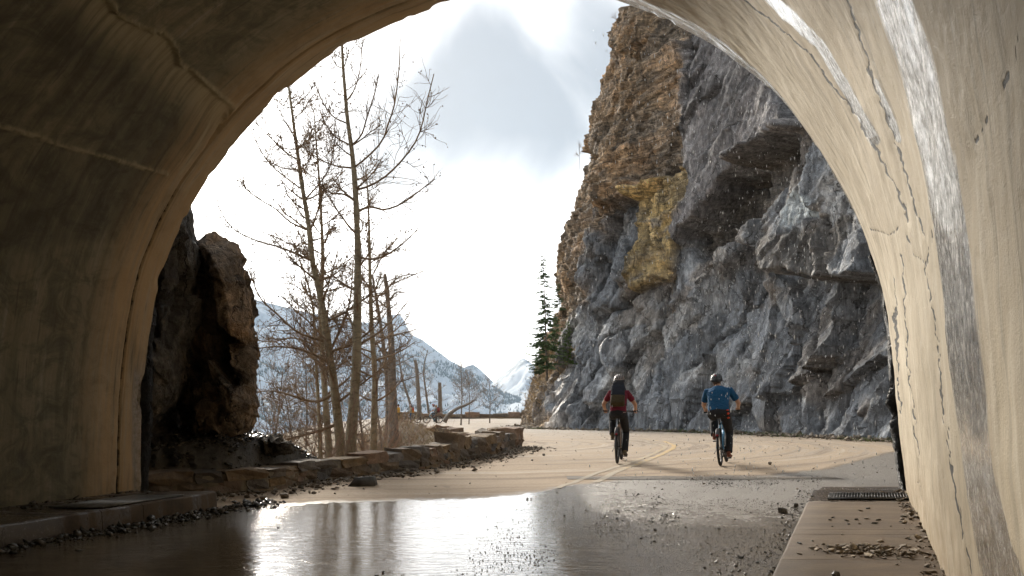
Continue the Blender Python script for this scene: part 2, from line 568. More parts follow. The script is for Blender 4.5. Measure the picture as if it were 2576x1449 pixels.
def m_rock(name='cliff rock', fs=3.0, bs=0.8, az=0.5):
    m, h, p = new_mat(name)
    co = h.n('ShaderNodeTexCoord').outputs['Object']
    col = h.attr('col', 'Color')
    n1 = h.noise(co, fs, 8.0, 0.68).outputs[0]
    n2 = h.noise(h.vmath('MULTIPLY', co, (1.3, 1.3, 0.22)), fs * 1.1, 6.0, 0.6).outputs[0]
    n3 = h.noise(co, fs * 9, 4.0, 0.6).outputs[0]
    c = h.mix(0.85, col, h.ramp(n1, [(0.32, (0.45, 0.43, 0.42)), (0.5, (0.95, 0.95, 0.95)), (0.68, (1.55, 1.52, 1.48))]), 'MULTIPLY')
    c = h.mix(0.6, c, h.ramp(n3, [(0.3, (0.62,) * 3), (0.7, (1.3,) * 3)]), 'MULTIPLY')
    wv = h.vmath('ADD', h.vmath('MULTIPLY', co, (1.0, 1.0, 0.62)), h.vmath('MULTIPLY', h.noise(co, fs * 0.5, 4.0, 0.6).outputs['Color'], (1.1, 1.1, 1.1)))
    v1 = h.n('ShaderNodeTexVoronoi', {'Vector': h.vmath('MULTIPLY', wv, (1.0, 1.0, 0.4)), 'Scale': fs * 0.30}, feature='F1')
    g1 = h.n('ShaderNodeTexVoronoi', {'Vector': h.vmath('MULTIPLY', wv, (1.0, 1.0, 0.4)), 'Scale': fs * 0.30}, feature='DISTANCE_TO_EDGE').outputs['Distance']
    t1 = h.n('ShaderNodeSeparateColor', {0: v1.outputs['Color']}).outputs[0]
    t2 = h.noise(h.vmath('MULTIPLY', h.vmath('ADD', co, h.vmath('MULTIPLY', co, (0.0, 0.0, 0.0))), (2.6, 2.6, az)), fs * 0.8, 7.0, 0.72, 0.5).outputs[0]
    c = h.mix(1.0, c, h.ramp(t1, [(0.0, (0.72,) * 3), (1.0, (1.35,) * 3)]), 'MULTIPLY')
    c = h.mix(1.0, c, h.ramp(t2, [(0.33, (0.45,) * 3), (0.5, (1.0,) * 3), (0.68, (1.7,) * 3)]), 'MULTIPLY')
    ln = h.noise(h.vmath('MULTIPLY', co, (0.35, 0.35, 3.2)), fs * 1.2, 6.0, 0.65, 0.5).outputs[0]
    c = h.mix(h.attr('bed'), c, h.mix(1.0, c, h.ramp(ln, [(0.36, (0.38,) * 3), (0.48, (0.95,) * 3), (0.66, (1.5,) * 3)]), 'MULTIPLY'))
    ck = h.math('MULTIPLY', h.sstep(g1, 0.035, 0.0), h.sstep(n1, 0.38, 0.56))
    c = h.mix(h.math('MULTIPLY', ck, 0.8), c, (0.025, 0.023, 0.021))
    c = h.mix(h.math('MULTIPLY', h.sstep(n2, 0.60, 0.74), h.attr('streak')), c, (0.44, 0.45, 0.45))
    c = h.mix(h.math('MULTIPLY', h.sstep(n2, 0.42, 0.30, 0.0, 0.7), h.attr('wet')), c, (0.03, 0.03, 0.032))
    c = h.mix(h.attr('gap'), c, (0.03, 0.026, 0.022))
    put(h, p.inputs['Base Color'], c)
    wetf = h.math('MULTIPLY', h.attr('wet'), h.sstep(n2, 0.62, 0.42))
    put(h, p.inputs['Roughness'], h.mix(wetf, (0.85,) * 3, (0.42,) * 3))
    hh = h.math('ADD', h.math('ADD', n1, h.math('MULTIPLY', n3, 0.25)), h.math('ADD', h.math('MULTIPLY', t1, 0.3), h.math('MULTIPLY', t2, 0.9)))
    hh = h.math('SUBTRACT', h.math('ADD', hh, h.math('MULTIPLY', h.math('MULTIPLY', ln, h.attr('bed')), 1.0)), h.math('MULTIPLY', ck, 0.6))
    bump(h, p, hh, bs, 0.12 if fs < 5 else 0.04)
    return m


def m_road():
    m, h, p = new_mat('road surface')
    co = h.n('ShaderNodeTexCoord').outputs['Object']
    ruv = h.attr('ruv', 'Vector')
    big = h.noise(co, 0.5, 5.0, 0.6, 0.3).outputs[0]
    arc = h.noise(h.vmath('MULTIPLY', ruv, (0.10, 2.2, 1.0)), 1.0, 6.0, 0.65, 0.5).outputs[0]
    fine = h.noise(co, 22.0, 6.0, 0.7).outputs[0]
    grit = h.noise(co, 110.0, 3.0, 0.7).outputs[0]
    med = h.noise(co, 3.3, 6.0, 0.7, 0.6).outputs[0]
    rip = h.noise(h.vmath('MULTIPLY', co, (5.0, 13.0, 1.0)), 1.0, 4.0, 0.6, 0.5).outputs[0]
    asph = h.ramp(fine, [(0.3, (0.30, 0.27, 0.235)), (0.7, (0.46, 0.42, 0.365))])
    dust = h.ramp(fine, [(0.25, (0.27, 0.185, 0.11)), (0.7, (0.45, 0.335, 0.22))])
    dm = h.math('ADD', h.math('ADD', h.attr('dust'), h.math('MULTIPLY', h.math('SUBTRACT', arc, 0.5), 1.5)), h.math('MULTIPLY', h.math('SUBTRACT', med, 0.5), 0.7))
    c = h.mix(h.sstep(dm, 0.30, 0.75), asph, dust)
    c = h.mix(h.sstep(arc, 0.50, 0.38, 0.0, 0.85), c, (0.215, 0.145, 0.085))
    c = h.mix(h.sstep(med, 0.42, 0.30, 0.0, 0.6), c, (0.20, 0.15, 0.10))
    c = h.mix(h.sstep(arc, 0.56, 0.66, 0.0, 0.55), c, (0.50, 0.44, 0.36))
    c = h.mix(h.sstep(grit, 0.38, 0.28, 0.0, 0.5), c, (0.10, 0.085, 0.07))
    wd = h.math('ADD', h.attr('wetd'), h.math('ADD', h.math('MULTIPLY', h.math('SUBTRACT', med, 0.5), 1.1), h.math('MULTIPLY', h.math('SUBTRACT', fine, 0.5), 0.35)))
    damp = h.sstep(wd, -0.30, 0.05)
    wet = h.sstep(wd, 0.0, 0.16)
    c = h.mix(damp, c, h.mix(0.42, c, (0.04, 0.03, 0.02)))
    spl = h.sstep(h.math('ADD', h.attr('splash'), h.math('ADD', h.math('MULTIPLY', h.math('SUBTRACT', med, 0.5), 1.6), h.math('MULTIPLY', h.math('SUBTRACT', fine, 0.5), 0.8))), 0.25, 0.85)
    wcol = h.mix(spl, h.ramp(med, [(0.3, (0.13, 0.10, 0.066)), (0.7, (0.20, 0.16, 0.11))]), h.ramp(fine, [(0.3, (0.16, 0.135, 0.11)), (0.7, (0.33, 0.295, 0.255))]))  # splash zone: scattered sky reflection lightened into the wet colour
    c = h.mix(wet, c, wcol)
    put(h, p.inputs['Base Color'], c)
    splash = h.attr('rough')
    rw = h.math('ADD', h.math('ADD', 0.03, h.math('MULTIPLY', splash, 0.16)), h.math('MULTIPLY', spl, 0.22))
    rg = h.n('ShaderNodeMix', {0: wet, 2: h.sstep(damp, 0.0, 1.0, 0.9, 0.55), 3: rw}).outputs[0]
    put(h, p.inputs['Roughness'], rg)
    p.inputs['IOR'].default_value = 1.60
    h_dry = h.math('ADD', fine, h.math('MULTIPLY', grit, 0.6))
    b1 = h.n('ShaderNodeBump', {'Height': h_dry, 'Strength': h.n('ShaderNodeMix', {0: wet, 2: 0.25, 3: h.math('ADD', 0.007, h.math('MULTIPLY', splash, 0.6))}).outputs[0], 'Distance': 0.03})
    b2 = h.n('ShaderNodeBump', {'Height': h.math('ADD', rip, h.math('MULTIPLY', med, 0.8)), 'Strength': h.math('MULTIPLY', wet, h.math('ADD', 0.30, h.math('MULTIPLY', splash, 0.6))), 'Distance': 0.014, 'Normal': b1.outputs[0]})
    h.t.links.new(b2.outputs[0], p.inputs['Normal'])
    return m


def m_pavement():
    m, h, p = new_mat('pavement concrete')
    co = h.n('ShaderNodeTexCoord').outputs['Object']
    n1 = h.noise(h.vmath('MULTIPLY', co, (0.8, 2.2, 1.0)), 1.2, 6.0, 0.65, 0.5).outputs[0]
    n2 = h.noise(co, 30.0, 5.0, 0.7).outputs[0]
    n3 = h.noise(co, 150.0, 2.0, 0.7).outputs[0]
    c = h.ramp(n1, [(0.3, (0.055, 0.034, 0.016)), (0.5, (0.095, 0.061, 0.031)), (0.7, (0.16, 0.11, 0.062))])
    c = h.mix(0.5, c, h.ramp(n2, [(0.3, (0.6,) * 3), (0.7, (1.3,) * 3)]), 'MULTIPLY')
    wd = h.math('ADD', h.attr('wetd'), h.math('MULTIPLY', h.math('SUBTRACT', n1, 0.5), 1.6))
    wet = h.sstep(wd, 0.35, 0.55)
    c = h.mix(wet, c, h.mix(0.55, c, (0.06, 0.052, 0.045)))
    put(h, p.inputs['Base Color'], c)
    put(h, p.inputs['Roughness'], h.mix(wet, (0.78,) * 3, h.ramp(n2, [(0.35, (0.10,) * 3), (0.65, (0.30,) * 3)])))
    bump(h, p, h.math('ADD', n2, h.math('MULTIPLY', n3, 0.5)), 0.4, 0.012)
    return m


def m_stone():
    m, h, p = new_mat('wall stone')
    co = h.n('ShaderNodeTexCoord').outputs['Object']
    r = h.n('ShaderNodeObjectInfo').outputs['Random']
    geo = h.n('ShaderNodeNewGeometry').outputs['Position']
    base = h.ramp(r, [(0.0, (0.115, 0.095, 0.075)), (0.2, (0.20, 0.145, 0.095)), (0.4, (0.135, 0.125, 0.115)), (0.58, (0.26, 0.175, 0.09)), (0.75, (0.16, 0.115, 0.08)), (0.88, (0.30, 0.19, 0.12)), (1.0, (0.20, 0.19, 0.175))])
    n1 = h.noise(geo, 7.0, 7.0, 0.7).outputs[0]
    n2 = h.noise(geo, 45.0, 4.0, 0.6).outputs[0]
    c = h.mix(0.8, base, h.ramp(n1, [(0.3, (0.5,) * 3), (0.7, (1.45,) * 3)]), 'MULTIPLY')
    c = h.mix(h.sstep(n2, 0.62, 0.74, 0.0, 0.5), c, (0.36, 0.33, 0.27))
    put(h, p.inputs['Base Color'], c)
    p.inputs['Roughness'].default_value = 0.85
    bump(h, p, h.math('ADD', n1, h.math('MULTIPLY', n2, 0.3)), 0.8, 0.05)
    return m


def m_snow():
    m, h, p = new_mat('snowy mountainside')
    co = h.n('ShaderNodeTexCoord').outputs['Object']
    n1 = h.noise(h.vmath('MULTIPLY', co, (1.0, 1.0, 2.5)), 0.012, 8.0, 0.7).outputs[0]
    n2 = h.noise(co, 0.0022, 6.0, 0.6, 0.6).outputs[0]
    rk = h.math('ADD', h.math('ADD', h.attr('rock'), 0.07), h.math('MULTIPLY', h.math('SUBTRACT', n1, 0.5), 1.1))
    c = h.ramp(n2, [(0.3, (0.36, 0.41, 0.47)), (0.7, (0.52, 0.56, 0.61))])
    c = h.mix(h.sstep(rk, 0.38, 0.62), c, (0.14, 0.16, 0.18))
    put(h, p.inputs['Base Color'], c)
    p.inputs['Roughness'].default_value = 0.8
    return m


def m_hill():
    m, h, p = new_mat('hillside ground')
    co = h.n('ShaderNodeTexCoord').outputs['Object']
    n1 = h.noise(co, 0.6, 8.0, 0.65).outputs[0]
    n2 = h.noise(co, 12.0, 5.0, 0.7).outputs[0]
    c = h.ramp(n1, [(0.3, (0.10, 0.075, 0.045)), (0.5, (0.19, 0.14, 0.08)), (0.7, (0.27, 0.21, 0.125))])
    c = h.mix(0.6, c, h.ramp(n2, [(0.3, (0.5,) * 3), (0.7, (1.4,) * 3)]), 'MULTIPLY')
    c = h.mix(h.attr('scree'), c, h.ramp(n2, [(0.3, (0.045, 0.043, 0.04)), (0.7, (0.15, 0.14, 0.125))]))
    put(h, p.inputs['Base Color'], c)
    p.inputs['Roughness'].default_value = 0.9
    bump(h, p, n2, 0.8, 0.05)
    return m


def m_paint():
    m, h, p = new_mat('worn yellow paint')
    co = h.n('ShaderNodeTexCoord').outputs['Object']
    n = h.noise(co, 5.0, 7.0, 0.75).outputs[0]
    n2 = h.noise(co, 60.0, 3.0, 0.7).outputs[0]
    a = h.sstep(h.math('ADD', h.attr('wear'), h.math('MULTIPLY', h.math('SUBTRACT', h.math('ADD', h.math('MULTIPLY', n, 0.7), h.math('MULTIPLY', n2, 0.3)), 0.5), 2.2)), 0.35, 0.65)
    put(h, p.inputs['Base Color'], h.ramp(a, [(0.0, (0.40, 0.33, 0.24)), (1.0, (0.55, 0.36, 0.13))]))
    p.inputs['Roughness'].default_value = 0.8
    return m


def m_bark(name, dark, light, scale=6.0):
    m, h, p = new_mat(name)
    co = h.n('ShaderNodeTexCoord').outputs['Object']
    n1 = h.noise(h.vmath('MULTIPLY', co, (1.0, 1.0, 2.2)), scale, 6.0, 0.7).outputs[0]
    n2 = h.noise(h.vmath('MULTIPLY', co, (3.0, 3.0, 0.4)), scale * 2.2, 5.0, 0.7).outputs[0]
    low = h.sstep(h.n('ShaderNodeSeparateXYZ', {0: co}).outputs[2], 3.4, 0.0, 0.0, 0.65)
    c = h.ramp(n1, [(0.30, dark), (0.5, light), (0.75, tuple(min(1, v * 1.25) for v in light))])
    c = h.mix(h.math('MULTIPLY', low, h.sstep(n2, 0.40, 0.62)), c, tuple(v * 0.7 for v in dark))
    put(h, p.inputs['Base Color'], c)
    p.inputs['Roughness'].default_value = 0.85
    bump(h, p, n2, 0.6, 0.02)
    return m


def m_wet_chip():
    m, h, p = new_mat('wet slate gravel')
    co = h.n('ShaderNodeTexCoord').outputs['Object']
    n = h.noise(co, 9.0, 2.0, 0.6).outputs[0]
    put(h, p.inputs['Base Color'], h.ramp(n, [(0.3, (0.045, 0.043, 0.04)), (0.6, (0.11, 0.10, 0.085)), (0.8, (0.20, 0.155, 0.105))]))
    p.inputs['Roughness'].default_value = 0.16
    return m


def m_drop():
    m, h, p = new_mat('falling water')
    p.inputs['Base Color'].default_value = (0.95, 0.97, 1.0, 1.0)
    p.inputs['Roughness'].default_value = 0.1
    p.inputs['Transmission Weight'].default_value = 0.25
    p.inputs['IOR'].default_value = 1.33
    return m


M = dict(concrete=m_concrete(), rock=m_rock(), nrock=m_rock('near rock', 4.0, 1.0, 2.2), road=m_road(), pave=m_pavement(), stone=m_stone(), snow=m_snow(), hill=m_hill(), paint=m_paint(),
         aspen=m_bark('aspen bark', (0.14, 0.11, 0.07), (0.33, 0.28, 0.19)), twig=simple('twig bark', (0.28, 0.20, 0.13), 0.85, 0.35, 4.0),
         greybark=m_bark('grey bark', (0.10, 0.08, 0.065), (0.22, 0.185, 0.15)), chip=m_wet_chip(), drop=m_drop(),
         drychip=simple('dry stone chips', (0.20, 0.165, 0.125), 0.9, 0.5, 6.0), mortar=simple('old mortar', (0.23, 0.19, 0.135), 0.95, 0.4, 9.0, bmp=0.8),
         needle=simple('conifer needles', (0.12, 0.175, 0.07), 0.7, 0.45, 2.0), needle2=simple('young needles', (0.10, 0.16, 0.035), 0.7, 0.4, 2.0),
         grass=simple('dry grass', (0.36, 0.25, 0.12), 0.9, 0.4, 1.5), brush=simple('dry brush', (0.33, 0.21, 0.15), 0.9, 0.4, 0.7), moss=simple('moss and grass', (0.10, 0.14, 0.03), 0.9, 0.4, 3.0),
         iron=simple('grate iron', (0.035, 0.034, 0.033), 0.4, 0.3, 30.0, metal=0.6), forest=simple('far forest', (0.035, 0.05, 0.04), 0.9, 0.4, 0.01))

# ------------------------------------------------------------------ the ground
WALL = [(-5.15, 12.05), (-4.3, 12.55), (-3.61, 12.85), (-2.82, 15.15), (-2.1, 16.2), (-1.76, 16.9), (-1.355, 18.5), (-0.84, 19.9), (-0.34, 22.3), (0.0, 24.5), (-0.05, 25.5), (-0.7, 28.0), (-2.0, 31.0), (-3.4, 33.2)]
WALL = [(-5.15, 12.05), (-4.3, 12.45), (-3.61, 13.0)] + [tuple(on_road(x, y)[:2]) for x, y in ((760, 1213), (880, 1199), (986, 1188), (1044, 1181), (1120, 1163), (1191, 1150), (1253, 1134))] + [(0.0, 24.3), (-0.1, 25.4), (-0.75, 28.0), (-2.0, 31.0), (-3.5, 33.4)]
LEFT_EDGE = [(-4.95, 11.25)] + [(x - 0.3, y + 0.1) for x, y in WALL] + [(-9.0, 45.0), (-14.0, 60.0), (-17.0, 84.0), (-15.5, 99.0)]
FOOT = [(9.6, 11.6), (13.0, 18.0), (13.2, 25.0), (12.1, 29.0), (11.0, 35.6), (9.3, 42.0), (5.6, 47.6), (2.0, 52.5), (0.6, 62.0), (2.0, 75.0), (8.0, 95.0)]
RIGHT_EDGE = [(14.0, 101.0), (9.2, 95.0), (3.2, 75.0), (1.9, 62.3), (3.0, 53.5), (6.4, 48.6), (10.3, 42.8), (12.2, 36.0), (13.3, 29.3), (14.4, 25.0), (14.2, 17.6), (10.4, 11.3)]
PLAT = [(-4.95 - 0.38 * 53.25, -42.0)] + LEFT_EDGE + [(-15.0, 102.0), (14.0, 103.0)] + RIGHT_EDGE + [(5.05, 11.25), (5.05 - 0.38 * 53.25, -42.0)]


def ground_z(x, y):
    d = sd_poly(x, y, PLAT)
    zr = z_road(np.clip(y, -100, 140))
    n = fbm(x * 0.35, y * 0.35, 0 * x, 4, 5) * np.clip(d * 0.25, 0, 1.0)
    drop = np.where(d > 0, 0.25 + 0.62 * np.maximum(d - 0.5, 0) + 0.0 * d, 0.10)
    foot_x = np.interp(y, [8, 11.5, 18, 25, 29, 35.6, 42, 47.6, 52.5, 62, 75, 95, 200], [6, 9, 12.5, 12.8, 12, 11, 9.3, 6, 4.5, 5, 7, 12, 40])
    rise = np.where((x > foot_x + 3.0) & (y > 8) & (y < 90), 1.0, 0.0)
    z = zr - np.where(rise > 0, -np.clip(x - foot_x - 9, 0, 22) * 0.8 + 0.1, drop) + n * 0.5
    # scree shelf between the wall and the rock slabs by the portal
    sh = sstep(x, -2.2, -3.4) * sstep(y, 17.5, 14.2) * sstep(y, 11.0, 12.3) * sstep(d, -0.02, 0.12)
    zs = 0.34 + 0.30 * sstep(x, -3.2, -4.6) + 0.08 * fbm(x * 1.3, y * 1.3, 0 * x, 3, 9) + 0.16 * sstep(y, 12.6, 14.0)
    z = z * (1 - sh) + zs * sh
    # dry bank under the far pines, next to the back wall
    bk = np.exp(-(((x + 4.6) / 2.2) ** 2 + ((y - 32.0) / 4.0) ** 2)) * (d > 0)
    z = z + bk * 1.0
    z = np.where(y < 11.0, np.minimum(zr - 0.12, z), z)
    return np.maximum(z, -250.0), sh


def seg(a, b, step):
    return np.arange(a, b, step)


gx = np.concatenate([-np.geomspace(9000, 40, 26), seg(-38, -12, 1.0), seg(-12, 2, 0.14), seg(2, 30, 1.0), np.geomspace(30, 9000, 24)])
gy = np.concatenate([-np.geomspace(9000, 50, 20), seg(-48, 10, 4.0), seg(10, 40, 0.16), seg(40, 130, 1.2), np.geomspace(130, 11000, 28)])
GX, GY = np.meshgrid(gx, gy)
GZ, SH = ground_z(GX, GY)
me = mesh_np('ground', np.stack([GX, GY, GZ], 2).reshape(-1, 3), grid_faces(*GX.shape), True)
add_attr(me, 'scree', np.clip(SH * 1.3, 0, 1))
ground = link('ground', me, M['hill'], kind='structure')


# ------------------------------------------------------------------ the road
rx = np.concatenate([seg(-26, -6, 0.5), seg(-6, 14.6, 0.12)])
ry = np.concatenate([seg(-42, 2, 1.0), seg(2, 30, 0.09), seg(30, 103.4, 0.5)])
RX, RY = np.meshgrid(rx, ry)
dP = sd_poly(RX, RY, PLAT)
RZ = z_road(RY) + 0.012 * fbm(RX * 0.9, RY * 0.9, 0 * RX, 3, 3) * sstep(RY, 10, 14)
f = grid_faces(*RX.shape)
keep = (dP.ravel()[f] < 0.12).all(1)
f = f[keep]
used, inv = np.unique(f, return_inverse=True)
V = np.stack([RX, RY, RZ], 2).reshape(-1, 3)[used]
me = mesh_np('road', V, inv.reshape(f.shape), True)
wx, wy = V[:, 0], V[:, 1]
# how far the wet film reaches out of the tunnel
WETX = [-6, -3.6, -2.4, -1.6, -0.6, 0.3, 1.0, 1.7, 2.7, 4.2, 5.8, 7.5, 9.1, 14]
WETY = [10.9, 11.0, 11.5, 11.75, 12.0, 12.8, 13.9, 14.7, 15.1, 15.5, 16.9, 19.5, 22.0, 22.0]
wetd = np.interp(wx, WETX, WETY) - wy
add_attr(me, 'wetd', wetd)
add_attr(me, 'rough', np.clip(sstep(wx, 0.3, 1.6) * 0.8 + sstep(wy, 9.0, 11.5) * sstep(wx, 0.2, 1.2) * 0.5 + sstep(wx, -2.2, -3.4) * 0.5, 0, 1))
add_attr(me, 'splash', sstep(wx, 0.0, 2.6) * sstep(wy, 7.0, 13.8))
add_attr(me, 'dust', 0.62 + 0.25 * sstep(wy, 22, 12) - 0.35 * sstep(wy, 26, 60) + 0.2 * sstep(wx, 1.5, -1.5))
# tyre-track coordinates: length along the bend, distance from its inner corner
cxr, cyr = -2.5, 27.0
ang = np.arctan2(wx - cxr, cyr - wy)
rad = np.hypot(wx - cxr, wy - cyr)
a = me.attributes.new('ruv', 'FLOAT_VECTOR', 'POINT')
a.data.foreach_set('vector', np.stack([ang * 8.0, rad, 0 * rad], 1).astype(np.float32).ravel())
road = link('road', me, M['road'], kind='structure')


def ribbon(name, pts, w, m, parent, wear, lift=0.006):
    c = smooth_curve(pts, 140)
    for _ in range(60):
        c[1:-1] = (c[:-2] + 2 * c[1:-1] + c[2:]) / 4
    t = np.gradient(c, axis=0)
    t /= np.linalg.norm(t, axis=1)[:, None]
    nrm = np.stack([-t[:, 1], t[:, 0]], 1)
    g = np.stack([c + nrm * w / 2, c - nrm * w / 2], 1)
    z = z_road(g[..., 1]) + 0.012 * fbm(g[..., 0] * 0.9, g[..., 1] * 0.9, 0 * g[..., 0], 3, 3) * sstep(g[..., 1], 10, 14) + lift
    me = mesh_np(name, np.dstack([g, z]).reshape(-1, 3), grid_faces(140, 2, True), True)
    add_attr(me, 'wear', np.repeat(np.interp(np.linspace(0, 1, 140), [0, .12, .5, .8, 1], wear), 2))
    return link(name, me, m, parent)


def zpx(x, y):
    """a point of the enlarged road detail -> road plan position"""
    q = on_road((1500 + x / 2.862) * 0.8587, (1200 + y / 2.862) * 0.8587)
    return tuple(q[:2])


ribbon('lane_marking', [zpx(*q) for q in ((700, 610), (870, 528), (960, 490), (1100, 442), (1250, 382), (1340, 332), (1368, 308), (1330, 284), (1250, 263), (1150, 247), (1000, 233), (700, 218))], 0.12, M['paint'], road, [0.0, 0.42, 0.62, 0.42, 0.1])
ribbon('lane_marking', [zpx(*q) for q in ((380, 665), (560, 590), (780, 515), (950, 462), (1100, 408), (1210, 362), (1290, 320), (1240, 291), (1100, 268), (900, 250))], 0.10, M['paint'], road, [0.05, 0.25, 0.45, 0.35, 0.05])

# trench drain across the road mouth
y0, x0, x1 = 14.75, 0.9, 5.35


def road_sheet(name, xa, xb, ya, yb, lift, m, parent=None, n=60, **props):
    xs = np.linspace(xa, xb, n)
    g = np.stack([np.stack([xs, np.full(n, yv)], 1) for yv in (ya, yb)], 0)
    z = z_road(g[..., 1]) + 0.012 * fbm(g[..., 0] * 0.9, g[..., 1] * 0.9, 0 * g[..., 0], 3, 3) * sstep(g[..., 1], 10, 14) + lift
    return link(name, mesh_np(name, np.dstack([g, z]).reshape(-1, 3), grid_faces(2, n), True), m, parent, **props)


drain = road_sheet('drain_channel', x0, x1, y0, y0 + 0.42, 0.005, simple('drain shadow', (0.08, 0.07, 0.06), 0.8), label='long iron trench drain set across the road where the dry road begins', category='drain')
gm = simple('worn road grating', (0.24, 0.20, 0.155), 0.6, 0.4, 8.0)
for k in range(9):
    road_sheet('grating_bar', x0, x1, y0 + k * 0.0475, y0 + k * 0.0475 + 0.024, 0.010, gm, drain)

# ------------------------------------------------------------------ the tunnel
YP, SHEAR = 11.2, 0.38
VPX, VPY = CX + SHEAR * FPX, HY
PROFILE = [(355, 1275), (358, 1235), (361, 1130), (366, 1025), (374, 920), (388, 815), (408, 720), (450, 602), (500, 503), (550, 428), (640, 312), (725, 232), (790, 180), (859, 133), (970, 75), (1060, 38), (1170, 2), (1270, -22), (1350, -30),
           (1450, -18), (1540, 4), (1640, 42), (1745, 94), (1824, 142), (1928, 226), (2015, 330), (2094, 446), (2148, 540), (2188, 640), (2218, 740), (2238, 850), (2250, 970), (2262, 1100), (2275, 1225), (2280, 1265)]
NT_ = 720
prof = smooth_curve([((x - CX) * YP / FPX, CAM_Z - (y - HY) * YP / FPX) for x, y in PROFILE], NT_)
plen = np.concatenate([[0], np.cumsum(np.linalg.norm(np.diff(prof, axis=0), axis=1))])
pn = np.gradient(prof, axis=0)
pn /= np.linalg.norm(pn, axis=1)[:, None]
pn = np.stack([-pn[:, 1], pn[:, 0]], 1)      # points out of the tunnel
ksc = np.concatenate([np.linspace(1.0, 1.05, 60), np.linspace(1.052, 1.36, 250), np.geomspace(1.365, 7.5, 260)])
ty = YP / ksc
TY = np.repeat(ty[:, None], NT_, 1)
TX = prof[None, :, 0] + (TY - YP) * SHEAR
TZ = np.repeat(prof[None, :, 1], len(ty), 0)
U = CX + FPX * TX / TY
Vv = HY - FPX * (TZ - CAM_Z) / TY
# relief: formwork ripples, joint at the portal collar, broken seam on the left shoulder
out = 0.012 * fbm(plen[None] * 0.8, TY * 0.8, 0 * TY, 4, 21) + 0.006 * fbm(plen[None] * 4, TY * 4, 0 * TY, 3, 22)
out += 0.07 * np.exp(-((TY - 10.86) / 0.035) ** 2)
out += np.where(TY > 10.9, 0.035, 0.0)
chip = np.clip(fbm(plen[None] * 2.2, 0 * TY, 0 * TY, 4, 31) - 0.25, 0, 1) * sstep(TY, 11.1, 11.2) * 0.05
out += chip
SEAM = [(230, -40), (275, 0), (292, 42), (340, 68), (408, 82), (438, 112), (444, 150), (462, 176), (492, 188), (520, 214), (546, 238), (578, 264)]
jx = 8 * fbm(U * 0.03, Vv * 0.03, 0 * U, 5, 41, 0.7)
dS = d_line(U + jx, Vv + jx, SEAM)
below = sd_poly(U + jx, Vv + jx, SEAM + [(560, 330), (300, 620), (-400, 700), (-400, -200), (200, -200)])
left = U < 1200
out += np.where(left, 0.05 * sstep(below, 2, -3) * sstep(below, -260, -20) * sstep(dS, 150, 25), 0) - np.where(left, 0.05 * np.exp(-(dS / 5.0) ** 2) * (0.6 + 0.7 * vnoise(U * 0.09, Vv * 0.09, 0 * U, 3)), 0)
SEAM2 = [(-60, 300), (90, 342), (180, 372), (300, 405), (420, 436)]
d2 = d_line(U, Vv + 0.4 * jx, SEAM2)
out -= np.where(left, 0.02 * np.exp(-(d2 / 4.0) ** 2), 0)
CRACKS = [[(1868, 0), (1950, 60), (2022, 122), (2092, 212), (2160, 300), (2212, 400), (2262, 500), (2285, 560)],
          [(2128, -20), (2150, 50), (2172, 122), (2202, 220), (2240, 330), (2272, 430), (2302, 530), (2322, 590)],
          [(2575, 60), (2556, 140), (2512, 215), (2498, 270), (2470, 310), (2448, 362)],
          [(2282, 590), (2296, 640), (2318, 660)], [(2190, 576), (2240, 592), (2262, 570)], [(2345, 560), (2338, 620), (2322, 680), (2330, 720)],
          [(2268, 640), (2276, 800), (2290, 1000), (2306, 1140), (2316, 1260)], [(2330, 690), (2347, 820), (2372, 1050), (2402, 1250), (2440, 1470)],
          [(2246, 700), (2254, 860), (2268, 1040)]]
crack = np.zeros(U.shape)
for q, cpts in enumerate(CRACKS):
    jj = 5 * fbm(U * 0.05, Vv * 0.05, 0 * U + q, 3, 43)
    crack = np.maximum(crack, np.exp(-(d_line(U + jj, Vv, cpts) / (3.2 if q < 3 else 2.2)) ** 2))
crack *= U > 1500
crack = np.maximum(crack, 0.9 * np.exp(-((TY - 10.86) / 0.03) ** 2) * (U < 1200) * (Vv > 480))
out += 0.006 * crack


def band(u0v0, wide, soft=1.0):
    return np.exp(-(d_line(U, Vv, u0v0) / wide) ** 2)


right = (U > 1400).astype(float)
wet = np.zeros(U.shape)
wet = np.maximum(wet, 1.1 * right * sstep(ksc[:, None], 1.062, 1.03) * sstep(Vv, 900, 400))
wet = np.maximum(wet, 0.9 * right * sstep(ksc[:, None], 1.035, 1.012))
wet = np.maximum(wet, 1.05 * band([(1925, -20), (1990, 40), (2060, 110), (2118, 208), (2166, 290), (2200, 352)], 15))
wet = np.maximum(wet, 0.95 * band([(2205, 205), (2235, 290), (2256, 352)], 9))
wide_c = [(2236, -60), (2250, 0), (2296, 130), (2330, 260), (2362, 400), (2392, 560), (2414, 720), (2430, 860), (2446, 1020), (2466, 1180), (2494, 1330), (2530, 1500), (2560, 1600)]
dw = d_line(U, Vv, wide_c)
wet = np.maximum(wet, 1.15 * np.exp(-(dw / 46) ** 4))
wet = np.maximum(wet, 0.9 * band([(2500, 1160), (2520, 1280), (2560, 1400), (2600, 1500)], 10))
wet *= right
wet = np.maximum(wet, 0.75 * (U < 900) * sstep(U, 325, 350) * sstep(Vv, 800, 1000))
sheen = 1.2 * np.exp(-(dw / 40) ** 4) * sstep(Vv, 760, 330) * right  # where the painted white sheen lies on the right wall
sheen = np.maximum(sheen, 1.1 * band([(1925, -20), (1990, 40), (2060, 110), (2118, 208), (2166, 290), (2190, 335)], 13) * right)
sheen = np.maximum(sheen, 0.9 * band([(2205, 205), (2235, 290), (2256, 352)], 8) * right)
sheen = np.maximum(sheen, 1.1 * right * sstep(ksc[:, None], 1.052, 1.03) * sstep(ksc[:, None], 1.012, 1.02) * sstep(Vv, 520, 180))
deposit = np.where(left, sstep(dS, 16, 3) * 0.9, 0)
